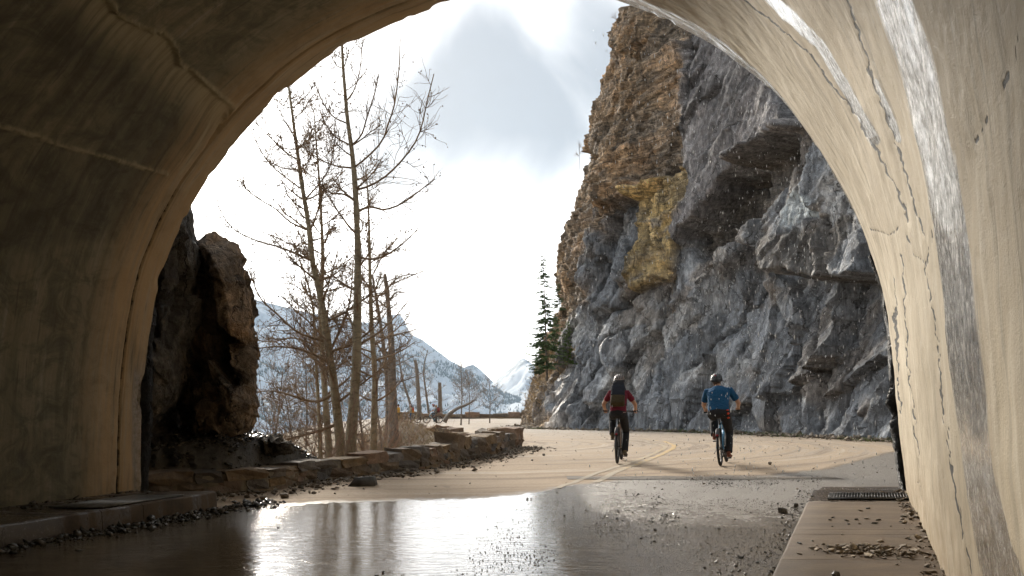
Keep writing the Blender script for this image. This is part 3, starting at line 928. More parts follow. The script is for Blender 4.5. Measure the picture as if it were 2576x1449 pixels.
# lime deposit running down from the seam, along the arch
dep2 = np.where(left, sstep(below, 3, -6) * sstep(dS, 130, 12), 0)
deposit = np.maximum(deposit, dep2 * 0.75)
deposit = np.maximum(deposit, np.where(left, 0.7 * sstep(d2, 7, 1.5), 0))
deposit = np.maximum(deposit, np.where(left, 0.8 * np.exp(-(d_line(U, Vv, [(560, 268), (520, 335), (478, 400), (455, 440)]) / 5) ** 2), 0))
left_dark = np.where(left, np.maximum(sstep(below, 5, -40) * sstep(below, -330, -120) * 0.6, sstep(U, 230, -60) * sstep(Vv, 900, 350) * 0.45), 0)  # left wall darkened below the seam and to the upper left
left_dark = np.maximum(left_dark, np.where(U < 900, 0.8 * np.exp(-((U - 345 - 10 * vnoise(Vv * 0.01, 0 * U, 0 * U, 8)) / 16) ** 2) * sstep(Vv, 760, 900), 0))
rust = np.where(U < 1300, sstep(TY, 10.1, 10.7) * 0.9, 0) * (0.75 + 0.25 * sstep(Vv, 300, 700))  # rust stains, widened and lightened to carry the rim's warm glow
me = mesh_np('lining', np.zeros((TX.size, 3)), grid_faces(len(ty), NT_), True)
TX = TX + pn[None, :, 0] * out
TZ = TZ + pn[None, :, 1] * out
me.vertices.foreach_set('co', np.stack([TX, TY, TZ], 2).astype(np.float32).ravel())
me.update()
for nm, val in (('base', sstep(TZ, 1.1, 0.2)), ('wet', wet), ('sky_sheen', sheen), ('deposit', deposit), ('left_dark', left_dark), ('rust', rust), ('crack', crack), ('shade_algae', np.where(U < 1300, 0.85, 0.0) * sstep(TY, 11.1, 10.3)),
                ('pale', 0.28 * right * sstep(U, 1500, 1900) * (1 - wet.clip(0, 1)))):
    add_attr(me, nm, val)
a = me.attributes.new('tuv', 'FLOAT_VECTOR', 'POINT')
a.data.foreach_set('vector', np.stack([np.repeat(plen[None], len(ty), 0), TY, 0 * TY], 2).astype(np.float32).ravel())
tunnel = empty('tunnel', (0, YP, 0), label='arched road tunnel lined with stained wet concrete, seen from inside', category='tunnel')


def kid(name, me, m, parent, **props):
    """child whose mesh is already in world coordinates"""
    o = link(name, me, m, parent, **props)
    o.matrix_parent_inverse = Matrix.Translation(-Vector(parent.location)) if parent.rotation_euler.z == 0 else parent.matrix_world.inverted()
    return o


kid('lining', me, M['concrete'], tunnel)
# the part of the tunnel behind the camera
yb = np.array([YP / 7.5, 0.5, -6, -14, -24, -34, -42.0])
sub = prof[::8]
BX = sub[None, :, 0] + (yb[:, None] - YP) * SHEAR
me = mesh_np('rear_lining', np.stack([BX, np.repeat(yb[:, None], len(sub), 1), np.repeat(sub[None, :, 1], len(yb), 0)], 2).reshape(-1, 3), grid_faces(len(yb), len(sub)), True)
a = me.attributes.new('tuv', 'FLOAT_VECTOR', 'POINT')
a.data.foreach_set('vector', np.stack([np.repeat(plen[::8][None], len(yb), 0), np.repeat(yb[:, None], len(sub), 1), 0 * BX], 2).astype(np.float32).ravel())
kid('rear_lining', me, M['concrete'], tunnel)
# rock mass round the tunnel: portal face and outer hull
cen = np.array([0.25, 1.0])
rr = np.linspace(0, 1, 24)
lipp = prof + pn * (0.035 + out[0][:, None])
outer = cen + (prof - cen) * 1.9 + np.array([0, 1.5])
F = lipp[None] * (1 - rr[:, None, None]) + outer[None] * rr[:, None, None]
fy = YP + 0.02 + 0.5 * rr[:, None] * fbm(F[..., 0] * 0.7, F[..., 1] * 0.7, 0 * F[..., 0], 4, 61)
me = mesh_np('portal_face', np.stack([F[..., 0], fy, F[..., 1]], 2).reshape(-1, 3), grid_faces(24, NT_), True)
add_col(me, 'col', np.repeat([[0.14, 0.12, 0.10]], F.shape[0] * F.shape[1], 0))
kid('portal_face', me, M['nrock'], tunnel)
ysh = np.array([YP + 0.3, 4, -8, -20, -42.0])
OX = outer[None, ::8, 0] + (ysh[:, None] - YP) * SHEAR
me = mesh_np('outer_rock', np.stack([OX, np.repeat(ysh[:, None], OX.shape[1], 1), np.repeat(outer[None, ::8, 1], len(ysh), 0)], 2).reshape(-1, 3), grid_faces(len(ysh), OX.shape[1]), True)
add_col(me, 'col', np.repeat([[0.14, 0.12, 0.10]], OX.size, 0))
kid('outer_rock', me, M['nrock'], tunnel)


# ragged edges beside the portal lining, coloured black for the shaded voids there
def ragged_edge(name, line, widths, sign, y0, depth, seed):
    c = smooth_curve(line, 220)
    L = np.linspace(0, 1, 220)
    w = np.interp(L, [q[0] for q in widths], [q[1] for q in widths])
    w = 0.75 * w * (1 + 0.3 * fbm(L * 9, 0 * L, 0 * L, 4, seed)) + 2.0 * fbm(L * 30, 0 * L, 0 * L, 3, seed + 1)
    rings = []
    for fr, fd in ((-1, 0.0), (0.30, 0.02), (0.80, 0.2), (1.0, 0.5), (0.85, 0.8), (-1, 1.0)):
        jit = 1.6 * fbm(L * 14, 0 * L + fr * 5, 0 * L, 3, seed + 3)
        Y = y0 + depth * fd + 0.02 * fbm(L * 12, 0 * L + fd * 3, 0 * L, 3, seed + 2)
        px = c[:, 0] + sign * (w * fr + jit) if fr > 0 else c[:, 0] - sign * 25
        rings.append(np.stack([(px - CX) * y0 / FPX, Y, CAM_Z - (c[:, 1] - HY) * y0 / FPX], 1))
    g = np.stack(rings, 1)
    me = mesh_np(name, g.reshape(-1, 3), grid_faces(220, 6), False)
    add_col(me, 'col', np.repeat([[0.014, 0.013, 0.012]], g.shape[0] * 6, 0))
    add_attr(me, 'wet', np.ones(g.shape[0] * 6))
    return kid(name, me, M['nrock'], tunnel)


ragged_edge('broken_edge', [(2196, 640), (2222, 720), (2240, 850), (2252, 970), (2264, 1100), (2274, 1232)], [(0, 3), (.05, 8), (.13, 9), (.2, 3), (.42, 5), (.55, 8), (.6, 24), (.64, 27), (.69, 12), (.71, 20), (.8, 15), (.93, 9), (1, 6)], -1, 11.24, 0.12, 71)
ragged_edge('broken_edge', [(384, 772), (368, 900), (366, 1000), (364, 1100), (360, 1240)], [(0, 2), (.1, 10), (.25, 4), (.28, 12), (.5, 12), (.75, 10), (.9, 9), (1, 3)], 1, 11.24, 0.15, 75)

# ------------------------------------------------------------------ pavements in the tunnel
ZS = 0.2


def kerb_x_left(y):
    return -3.46 + (y - 11.02) * 0.37


def kerb_x_right(y):
    return 3.67 + (y - 11.16) * 0.378


def wall_x(y, side):
    return (-4.60 if side < 0 else 5.0) + (y - YP) * SHEAR


def slab(name, y0, y1, side, parent, round_end=False):
    """one pavement bay with its kerb face; bevelled along the road edge"""
    n = 40
    ys = np.linspace(y0 + 0.004, y1 - 0.004, n)
    rows = []
    for y in ys:
        kx = kerb_x_left(y) if side < 0 else kerb_x_right(y)
        if round_end and y > y1 - 0.22:
            t = (y - (y1 - 0.22)) / 0.22
            kx += -side * -0.0 + side * 0.22 * (1 - math.sqrt(max(0.0, 1 - t * t)))
        wx_ = wall_x(y, side)
        s = 1 if side > 0 else -1
        rows.append([(kx - s * 0.015, y, -0.02), (kx - s * 0.004, y, ZS - 0.02), (kx + s * 0.02, y, ZS), (kx + s * 0.3, y, ZS), ((kx + wx_) / 2, y, ZS), (wx_, y, ZS)])
    g = np.array(rows)
    g[..., 2] += np.where(g[..., 2] > 0.1, 0.004 * fbm(g[..., 0] * 2, g[..., 1] * 2, 0 * g[..., 0], 3, 5), 0)
    g[:, 0, 0] += 0.006 * fbm(g[:, 0, 1] * 3, 0 * g[:, 0, 1], 0 * g[:, 0, 1], 3, 6)
    v = g.reshape(-1, 3)
    f = grid_faces(n, 6, side < 0)
    # end faces
    e0 = np.vstack([g[0], g[0, ::-1] * [1, 1, 0] + [0, 0, -0.02]])
    e1 = np.vstack([g[-1], g[-1, ::-1] * [1, 1, 0] + [0, 0, -0.02]])
    nb = len(v)
    me = mesh_np(name, np.vstack([v, e0, e1]), [f, np.arange(12)[None] + nb, np.arange(12)[None] + nb + 12], False)
    w = np.zeros(nb + 24)
    yy = np.concatenate([v[:, 1], e0[:, 1], e1[:, 1]])
    xx = np.concatenate([v[:, 0], e0[:, 0], e1[:, 0]])
    if side > 0:
        w = sstep(yy, 9.4, 10.6) * 0.75 + 0.1
    else:
        w = 0.35 + 0.25 * sstep(xx, -4.0, -4.4)
    add_attr(me, 'wetd', w)
    return link(name, me, M['pave'], parent)


pav_l = empty('pavement', (0, 0, 0), kind='structure')
cuts = [-14, -8, -3, 1.0, 4.2, 7.0, 9.2, 9.72, 11.02]
cuts = [-14, -8, -3, 1.0, 4.2, 6.6, 8.0, 9.2, 9.74, 11.02]
for a0, b0 in zip(cuts[:-1], cuts[1:]):
    slab('kerb_bay', a0, b0, -1, pav_l, b0 > 11)
pav_r = empty('pavement', (0, 0, 0), kind='structure')
cuts = [-14, -8, -3, 1.0, 4.0, 6.4, 7.55, 7.85, 11.1]
for a0, b0 in zip(cuts[:-1], cuts[1:]):
    slab('kerb_bay', a0, b0, 1, pav_r)
# wet apron in front of the right-hand pavement
ys = np.linspace(11.14, 13.4, 40)
g = np.array([[(kerb_x_right(y) + t * (6.4 - kerb_x_right(y)), y, (ZS - 0.03) * max(0.0, 1 - (y - 11.14) / 2.2) ** 0.8 * (1.0 if t > 0.02 else 0.8) + 0.012 - 0.03 * (t == 0)) for t in (0, 0.03, 0.2, 0.4, 0.6, 0.8, 1)] for y in ys])
g[..., 2] += 0.006 * fbm(g[..., 0] * 4, g[..., 1] * 4, 0 * g[..., 0], 3, 8)
me = mesh_np('apron', g.reshape(-1, 3), grid_faces(40, 7), True)
add_attr(me, 'wetd', np.repeat(sstep(ys, 13.3, 12.7) * 0.9, 7))
link('apron', me, M['pave'], pav_r)


def grate(name, c0, ux, uy, nx, ny, lx, ly, label, m, bar=0.012):
    """cast grate: frame and bars over a flat black sheet for the shade below; c0 = near-left corner"""
    c0, ux, uy = Vector(c0), Vector(ux).normalized(), Vector(uy).normalized()
    root = empty(name, c0, 0, label=label, category='grate')
    up = Vector((0, 0, 1))

    def bx(mb, s0, s1, t0, t1, z0, z1):
        v = [tuple(ux * s + uy * t + up * z) for s in (s0, s1) for t in (t0, t1) for z in (z0, z1)]
        mb.add(v, [[0, 1, 3, 2], [4, 6, 7, 5], [0, 4, 5, 1], [2, 3, 7, 6], [0, 2, 6, 4], [1, 5, 7, 3]])
    p_ = MB()
    bx(p_, 0, lx, 0, ly, 0.002, 0.006)  # thin black plate: darkness under the bars given as colour
    p_.build('pit_shade', simple('pit dark', (0.006, 0.006, 0.006), 0.9), root, False)
    fr = MB()
    for s0, s1, t0, t1 in ((0, lx, 0, .025), (0, lx, ly - .025, ly), (0, .025, .025, ly - .025), (lx - .025, lx, .025, ly - .025)):
        bx(fr, s0, s1, t0, t1, 0.003, 0.02)
    fr.build('frame', m, root, False)
    br = MB()
    for k in range(1, nx):
        bx(br, k * lx / nx - bar / 2, k * lx / nx + bar / 2, .026, ly - .026, 0.006, 0.019)
    for k in range(1, ny):
        bx(br, .026, lx - .026, k * ly / ny - bar / 2, k * ly / ny + bar / 2, 0.0065, 0.0175)
    br.build('bars', m, root, False)
    return root


yq = 10.05
grate('drain_grate', (kerb_x_right(10.05) + 0.22, 10.05, ZS + 0.003), (1, 0.0, 0), (SHEAR, 1, 0), 30, 6, 0.98, 0.62, 'dark iron drain grate set in the right-hand tunnel pavement', M['iron'], 0.012)
grate('drain_grate', (kerb_x_left(9.3) - 0.62, 9.3, ZS + 0.003), (1, 0.0, 0), (SHEAR, 1, 0), 22, 20, 0.55, 1.2, 'wet perforated steel grate on the left-hand tunnel pavement', simple('galvanised grate', (0.20, 0.19, 0.17), 0.35, 0.3, 20, metal=0.5), 0.016)


# ------------------------------------------------------------------ the cliff
def build_cliff():
    S, Zr = 860, 330
    c = smooth_curve(FOOT[1:], S)
    sl = np.concatenate([[0], np.cumsum(np.linalg.norm(np.diff(c, axis=0), axis=1))])
    t = np.gradient(c, axis=0)
    for _ in range(14):
        t[1:-1] = (t[:-2] + t[1:-1] + t[2:]) / 3
    t /= np.linalg.norm(t, axis=1)[:, None]
    nr = np.stack([-t[:, 1], t[:, 0]], 1)       # towards the road
    # knots: position along the foot (m) of the FOOT points
    ks = [sl[np.argmin(np.hypot(c[:, 0] - x, c[:, 1] - y))] for x, y in FOOT[1:]]
    zk = np.array([-1.5, 0, 2, 4, 6, 8, 12, 16, 20, 24, 29.0])
    rr_ = np.array([-.8, 0, .7, 1.5, 2.0, 1.6, 1.2, 1.6, 2.4, 3.6, 5.5])
    md = np.array([-.8, 0, .8, 1.5, 2.0, 2.3, 2.2, 2.2, 2.8, 3.6, 5.0])
    le = np.array([-.8, 0, .8, 1.5, 2.1, 2.6, 3.2, 3.8, 5.2, 6.6, 8.5])
    l7 = np.array([-1., 0, 1.2, 2.0, 2.6, 3.0, 3.4, 4.6, 6.5, 8.0, 10.0])
    l8 = np.array([-1.2, .1, .9, 1.6, 2.3, 2.9, 3.2, 4.4, 6.0, 7.2, 8.8])
    prof_k = [rr_, rr_, rr_, rr_, md, le, l7, l8, l8 * 0.9, l8 * 0.6]
    z = np.linspace(-1.2, 29.0, Zr)
    tab = np.stack([np.interp(z, zk, q) for q in prof_k], 1)          # z x knot
    sb = np.stack([np.interp(sl, ks, row) for row in tab], 0)         # z x s
    Sx = np.repeat(sl[None], Zr, 0)
    Zz = np.repeat(z[:, None], S, 1)
    zf = z_road(c[:, 1])[None]
    X = c[None, :, 0] - nr[None, :, 0] * sb
    Y = c[None, :, 1] - nr[None, :, 1] * sb
    Zw = Zz + zf
    # where each spot of the face appears, used to set out the main blocks
    U = CX + FPX * X / Y
    Vq = HY - FPX * (Zw - CAM_Z) / Y
    j1 = 13 * fbm(Sx * 0.5, Zz * 0.5, 0 * Sx, 4, 101)
    j2 = 13 * fbm(Sx * 0.5, Zz * 0.5, 0 * Sx + 7, 4, 102)
    Uj, Vj = U + j1 - 26, Vq + j2
    o = np.zeros(U.shape)

    def blk(poly, w=7):
        return sstep(sd_poly(Uj, Vj, poly), w, -w)

    SLAB = [(1738, 60), (1800, 60), (2060, 330), (2010, 350), (1950, 425), (1900, 400), (1840, 450), (1800, 520), (1738, 640)]
    BELT = [(1500, 20), (1740, 20), (1738, 430), (1690, 425), (1640, 500), (1520, 520), (1500, 420)]
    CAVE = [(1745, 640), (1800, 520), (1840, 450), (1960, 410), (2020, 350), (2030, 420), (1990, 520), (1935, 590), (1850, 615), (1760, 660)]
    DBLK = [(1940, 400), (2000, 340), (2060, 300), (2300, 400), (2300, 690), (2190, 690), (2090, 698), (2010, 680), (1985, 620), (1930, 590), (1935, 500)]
    YEL = [(1610, 474), (1736, 425), (1740, 560), (1728, 640), (1700, 705), (1602, 728), (1592, 640), (1602, 560)]
    LEDGE = [(1528, 470), (1560, 440), (1622, 450), (1625, 500), (1560, 528), (1530, 515)]
    BULGE1 = [(1490, 560), (1590, 520), (1600, 720), (1560, 770), (1500, 800), (1480, 700)]
    KNOB = [(1560, 20), (1650, 10), (1650, 130), (1590, 140), (1560, 90)]
    PILL = [(1830, 560), (1900, 545), (1890, 640), (1850, 700), (1820, 650)]
    o += 1.5 * blk(SLAB, 5) * (0.35 + 0.75 * np.clip((Vq - 90) / 450, 0, 1))
    o += 0.9 * blk(BELT, 5) + 0.7 * blk(KNOB, 8)
    o -= 1.5 * blk(CAVE, 10)
    o += 2.4 * blk(DBLK, 6) * (0.5 + 0.5 * np.clip((Vq - 330) / 330, 0, 1))
    o += 1.15 * blk(YEL, 4) + 0.7 * blk(LEDGE, 6) + 0.6 * blk(BULGE1, 7) + 0.9 * blk(PILL, 6)
    # gullies and fissures that run up the lower face
    fis = np.zeros(U.shape)
    for q, line in enumerate([[(1440, 1090), (1500, 940), (1530, 860), (1600, 790)], [(1560, 1000), (1580, 850), (1600, 780)], [(1650, 980), (1662, 800), (1665, 740)], [(1655, 1080), (1680, 980), (1790, 860), (1850, 800)],
                              [(1738, 430), (1738, 260), (1742, 80)], [(1510, 800), (1560, 770), (1600, 725), (1690, 705)], [(1960, 690), (1900, 760), (1860, 820)], [(2070, 800), (2060, 950), (2040, 1080)],
                              [(2180, 800), (2130, 930), (2080, 1070)], [(1540, 530), (1530, 640), (1500, 760)], [(1400, 1080), (1440, 980), (1470, 930)], [(1830, 1080), (1850, 960), (1880, 860)],
                              [(1930, 590), (1985, 620), (2010, 680), (2190, 692)]]):
        dd = d_line(U - 22 + 9 * fbm(Sx * 0.9, Zz * 0.9, 0 * Sx + q, 3, 110), Vq + j2, line)
        fis = np.maximum(fis, np.exp(-(dd / 5.0) ** 2))
    o -= 0.55 * fis
    # broken-rock relief
    brown = np.clip(sstep(d_line(U, Vq, [(1300, 1110)]) * 0 + (1375 + (1085 - Vq) * 0.29 - U) + 2.5 * j1, -25, 35) + blk(BELT, 20) * 0.9, 0, 1)
    lower = sstep(Vq, 560, 720) * (1 - brown)
    wz = 0.6 * fbm(Sx * 0.25, Zz * 0.25, 0 * Sx, 3, 120)
    ribs = ridged((Sx + 0.35 * Zz) * 0.42 + wz, Zz * 0.12, 0 * Sx, 4, 121)
    o += (0.15 * ribs) * (0.35 + 0.65 * lower)
    ca = Sx * 0.9 + Zz * 0.33 + 1.2 * wz
    cb_ = Zz * 0.9 - Sx * 0.30 + 0.8 * wz
    fr1, id1, e1 = facets(ca * 0.36, cb_ * 0.17, o * 0.15, 131)
    fr2, id2, e2 = facets(ca * 1.0, cb_ * 0.42, o * 0.3, 141)
    fr3, id3, e3 = facets(ca * 2.6, cb_ * 1.5, o * 0.6, 151)
    smooth_slab = blk(SLAB, 8)
    k = (1 - 0.72 * smooth_slab) * (1 - 0.6 * blk(YEL, 6))
    # big tilted planes that run up to the right across the lower face
    dg = Sx * 0.30 - Zz * 0.24 + 0.5 * wz
    cellp = np.floor(dg)
    rp = rnd(cellp.astype(np.int64), np.floor((Zz + 0.8 * Sx) * 0.16 + cellp * 0.37).astype(np.int64), np.zeros(U.shape, np.int64), 128)
    fp = dg - cellp
    o += lower * 0.6 * (0.9 * (rp - 0.5) + 0.8 * fp - 0.55 * sstep(fp, 0.86, 1.0))
    k = k * (1 - 0.72 * brown)
    o += k * (1.0 * fr1 + 0.24 * fr2 + 0.075 * fr3)
    o += 0.05 * fbm(Sx * 5, Zz * 5, 0 * Sx, 3, 152) + 0.05 * fbm(Sx * 1.1, Zz * 1.1, 0 * Sx, 4, 153)
    # bedding: stepped ledges on the brown beds
    bz = Zz + 0.10 * Sx + 0.35 * fbm(Sx * 0.22, Zz * 0.22, 0 * Sx, 3, 161)
    stepf = np.zeros(U.shape)
    for per, amp, sd_ in ((1.45, 0.44, 1), (0.52, 0.24, 2), (0.21, 0.10, 3)):
        ph = bz / per + sd_ * 0.37
        cell = np.floor(ph)
        r_ = rnd(cell.astype(np.int64), np.floor(Sx / (8.0 * per) + 0.6 * cell).astype(np.int64), np.zeros(U.shape, np.int64), 170 + sd_)
        fr_ = ph - cell
        stepf += amp * ((r_ - 0.5) * 1.5 + 0.5 * fr_ ** 2 - 0.5 * sstep(fr_, 0.12, 0.0))
    bedw = np.clip(brown + 0.5 * blk(YEL, 12) + 0.35 * blk(CAVE, 12) + 0.25 * sstep(Vq, 760, 520) * (1 - smooth_slab), 0, 1)
    o += stepf * bedw
    # long parallel scars on the big slab
    scar = fbm((Sx * 0.9 + Zz * 0.42) * 1.6, Zz * 0.16, 0 * Sx, 4, 181)
    o += 0.22 * scar * smooth_slab
    o *= sstep(Zz, -1.2, 0.6) * 0.65 + 0.35
    # keep the foot off the road
    o = np.where(Zz < 1.5, np.minimum(o, 0.25 + 0.35 * np.maximum(Zz, 0)), o)
    X = X + nr[None, :, 0] * o
    Y = Y + nr[None, :, 1] * o
    Zw = Zw + 0.12 * fbm(Sx * 1.3, Zz * 1.3, 0 * Sx, 3, 191)
    # colour of the rock itself
    lum = 0.75 + 0.5 * id2 + 0.25 * (id3 - 0.5)
    blue = np.array([0.155, 0.165, 0.178])
    pale = np.array([0.31, 0.312, 0.312])
    brn = np.array([0.215, 0.155, 0.098])
    tan = np.array([0.30, 0.20, 0.115])
    yel = np.array([0.52, 0.385, 0.18])
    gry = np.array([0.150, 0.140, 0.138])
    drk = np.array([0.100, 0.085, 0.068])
    mixn = fbm(Sx * 0.35, Zz * 0.35, 0 * Sx, 4, 201)
    C = blue[None, None] * (1 - sstep(mixn, 0.1, 0.9)[..., None]) + pale * sstep(mixn, 0.1, 0.9)[..., None]
    w_ = (sstep(fbm(Sx * 0.5, Zz * 0.5, 0 * Sx, 4, 202), 0.25, 0.8) * 0.55)[..., None]
    C = C * (1 - w_) + np.array([0.20, 0.165, 0.13]) * w_
    wb = brown[..., None]
    tn = sstep(fbm(Sx * 0.3, bz * 0.9, 0 * Sx, 4, 203), 0.1, 0.7)[..., None]
    C = C * (1 - wb) + (brn * (1 - tn) + tan * tn) * wb
    g_ = (0.5 * sstep(fbm(Sx * 0.4, Zz * 0.6, 0 * Sx, 3, 204), 0.0, 0.6) * brown)[..., None]
    C = C * (1 - g_) + np.array([0.13, 0.12, 0.105]) * g_
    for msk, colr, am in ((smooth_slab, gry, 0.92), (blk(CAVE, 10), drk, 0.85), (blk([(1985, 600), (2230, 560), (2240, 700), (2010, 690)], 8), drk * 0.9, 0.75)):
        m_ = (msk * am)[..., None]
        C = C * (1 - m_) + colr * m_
    my = blk(YEL, 4) * sstep(fbm(Sx * 0.8, bz * 2.5, 0 * Sx, 4, 205), -1.6, -0.6)
    my = my * (0.75 + 0.25 * sstep(fbm(Sx * 0.6, bz * 1.6, 0 * Sx, 4, 209), -0.5, 0.3))
    C = C * (1 - my[..., None]) + (yel * (0.85 + 0.3 * mixn[..., None])) * my[..., None]
    mp = blk([(2042, 490), (2130, 500), (2140, 550), (2060, 568), (2040, 530)], 5) * 0.9
    C = C * (1 - mp[..., None]) + np.array([0.36, 0.40, 0.42]) * mp[..., None]
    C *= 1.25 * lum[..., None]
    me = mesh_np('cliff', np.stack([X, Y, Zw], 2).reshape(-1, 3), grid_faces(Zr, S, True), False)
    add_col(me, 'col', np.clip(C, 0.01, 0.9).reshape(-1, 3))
    add_attr(me, 'streak', (lower * 0.55 + mp * 0.8 + 0.2 * sstep(Vq, 520, 640) * (1 - brown)))
    add_attr(me, 'bed', np.clip(bedw, 0, 1))
    add_attr(me, 'wet', lower * 0.8)
    add_attr(me, 'gap', np.clip(fis - 0.55, 0, 1) * 1.2 + np.clip(0.035 - e1, 0, 1) * 7)
    ob = link('cliff', me, M['rock'], kind='structure')
    return X, Y, Zw, U, Vq


CLX, CLY, CLZ, CLU, CLV = build_cliff()
CPU = CX + FPX * CLX / CLY
CPV = HY - FPX * (CLZ - CAM_Z) / CLY


def on_cliff(dx, dy):
    """nearest point of the cliff face seen at (dx, dy)"""
    d = (CPU - dx) ** 2 + (CPV - dy) ** 2 + (CLY > 72) * 1e6
    cand = np.argsort(d.ravel())[:12]
    k = cand[np.argmin(CLY.ravel()[cand])]
    return np.array([CLX.ravel()[k], CLY.ravel()[k], CLZ.ravel()[k]])


# ------------------------------------------------------------------ rock slabs beside the portal
def slab_rock(name, outline, Yf, thick, colr, label, seed, nA=260, nR=70, edge=0.06, lean=0.0, scale=1.6, wetv=0.3, cat='rock'):
    """a standing slab: the outline seen from the road, given its own distance and thickness"""
    ol = np.array(list(outline) + [outline[0]], float)
    LL = np.concatenate([[0], np.cumsum(np.linalg.norm(np.diff(ol, axis=0), axis=1))])
    sv = np.linspace(0, LL[-1], nA + 1)[:-1]
    oc = np.stack([np.interp(sv, LL, ol[:, 0]), np.interp(sv, LL, ol[:, 1])], 1)
    cen_ = oc.mean(0)
    ai = np.arange(nA) / nA * 2 * math.pi
    jit = vnoise(np.floor(sv / 9.0) * 1.37, 0 * sv, 0 * sv, seed + 20) * 7 + vnoise(sv * 0.35, 0 * sv, 0 * sv, seed + 21) * 2.5
    dirc = (oc - cen_) / np.linalg.norm(oc - cen_, axis=1)[:, None]
    Yc = Yf + thick / 2
    rad_m = np.linalg.norm(oc - cen_, axis=1).mean() * Yc / FPX
    prf = np.array([(0.001, -1.0), (0.90, -1.0), (1.0, -0.86), (1.0, 0.86), (0.90, 1.0), (0.001, 1.0)])
    plm = np.concatenate([[0], np.cumsum(np.hypot(np.diff(prf[:, 0]) * rad_m, np.diff(prf[:, 1]) * thick / 2))])
    sp_ = np.linspace(0, plm[-1], 2 * nR)
    rr2, dd2 = np.interp(sp_, plm, prf[:, 0]), np.interp(sp_, plm, prf[:, 1])
    g = np.dstack([cen_[None, None] + (oc[None] - cen_) * rr2[:, None, None] + 0.6 * (dirc * jit[:, None])[None] * (rr2 ** 30)[:, None, None], np.repeat((dd2 * thick / 2)[:, None], nA, 1)])
    z = CAM_Z - (g[..., 1] - HY) * Yc / FPX
    x = (g[..., 0] - CX) * Yc / FPX
    y = Yc + g[..., 2] - 0.40 * (g[..., 0] - cen_[0]) / 110.0
    # the right-hand side drops back towards the hill, so that it stays behind the outline
    x = x - 0.30 * np.maximum(g[..., 2], 0) * (dirc[None, :, 0] > 0) * rr2[:, None]
    f1, i1, e1 = facets(x * scale * 0.8 + 0.3 * z, y * scale * 0.7, z * scale * 0.42, seed)
    f2, i2, e2 = facets(x * scale * 2.0 + 0.4 * z, y * scale * 1.8, z * scale * 1.1 + 0.5 * x, seed + 10)
    f3, i3, e3 = facets(x * scale * 5.0, y * scale * 5.0, z * scale * 3.4, seed + 15)
    dsp = 0.40 * f1 + 0.17 * f2 + 0.055 * f3 + 0.03 * fbm(x * 3, y * 3, z * 3, 4, seed + 3)
    sidew = sstep(rr2, 0.90, 1.0)[:, None]
    frontw = (1 - sidew) * np.sign(dd2)[:, None]
    x = x + dirc[None, :, 0] * dsp * sidew * 0.55
    z = z - dirc[None, :, 1] * dsp * sidew * 0.35
    y = y + frontw * dsp
    n = g.shape[0]
    i = np.arange(n * nA).reshape(n, nA)
    jn = np.roll(i, -1, 1)
    q = np.stack([i[:-1].ravel(), jn[:-1].ravel(), jn[1:].ravel(), i[1:].ravel()], 1)
    me = mesh_np(name, np.stack([x, y, z], 2).reshape(-1, 3), q, False)
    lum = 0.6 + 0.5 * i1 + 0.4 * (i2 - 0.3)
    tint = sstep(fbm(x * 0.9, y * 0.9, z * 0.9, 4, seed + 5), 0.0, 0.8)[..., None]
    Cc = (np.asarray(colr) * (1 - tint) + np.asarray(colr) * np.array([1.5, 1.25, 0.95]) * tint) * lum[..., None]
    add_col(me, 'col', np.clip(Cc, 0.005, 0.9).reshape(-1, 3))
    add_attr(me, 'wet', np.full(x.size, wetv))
    add_attr(me, 'bed', np.full(x.size, 0.0))
    add_attr(me, 'gap', np.clip(0.03 - e1, 0, 1).ravel() * 8)
    return link(name, me, M['nrock'], label=label, category=cat)


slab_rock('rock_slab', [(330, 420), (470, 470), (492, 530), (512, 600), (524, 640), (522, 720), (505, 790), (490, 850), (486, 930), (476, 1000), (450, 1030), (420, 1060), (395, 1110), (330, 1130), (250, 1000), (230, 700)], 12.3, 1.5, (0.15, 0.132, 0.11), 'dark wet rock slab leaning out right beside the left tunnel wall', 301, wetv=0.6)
slab_rock('rock_slab', [(430, 640), (508, 606), (572, 626), (612, 658), (638, 700), (644, 740), (652, 790), (656, 860), (664, 905), (660, 960), (666, 1010), (658, 1060), (634, 1084), (580, 1082), (530, 1086), (480, 1070), (440, 1000), (410, 800)], 13.1, 1.5, (0.26, 0.195, 0.135), 'tall brown rock slab with a ragged right edge against the snowy mountains', 331, wetv=0.05)
slab_rock('boulder', [(470, 1100), (520, 1078), (570, 1082), (610, 1095), (628, 1118), (610, 1140), (560, 1150), (500, 1150), (460, 1130)], 14.0, 1.3, (0.13, 0.10, 0.07), 'low layered rock ledge under the tall brown slab', 351, 160, 36, scale=2.5, wetv=0.1)
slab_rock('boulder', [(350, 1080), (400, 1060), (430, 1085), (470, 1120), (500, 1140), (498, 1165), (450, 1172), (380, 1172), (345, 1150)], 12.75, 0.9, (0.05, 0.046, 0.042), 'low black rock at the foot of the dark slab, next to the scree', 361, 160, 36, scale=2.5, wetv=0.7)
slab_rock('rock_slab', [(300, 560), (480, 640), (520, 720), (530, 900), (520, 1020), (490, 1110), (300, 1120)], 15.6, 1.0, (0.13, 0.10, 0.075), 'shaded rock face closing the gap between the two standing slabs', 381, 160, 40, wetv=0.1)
slab_rock('boulder', [(660, 1112), (690, 1104), (722, 1118), (728, 1136), (690, 1142), (662, 1132)], 13.9, 0.3, (0.22, 0.18, 0.13), 'small hollowed grey stone on the crest of the scree', 371, 90, 20, scale=4, wetv=0.0)


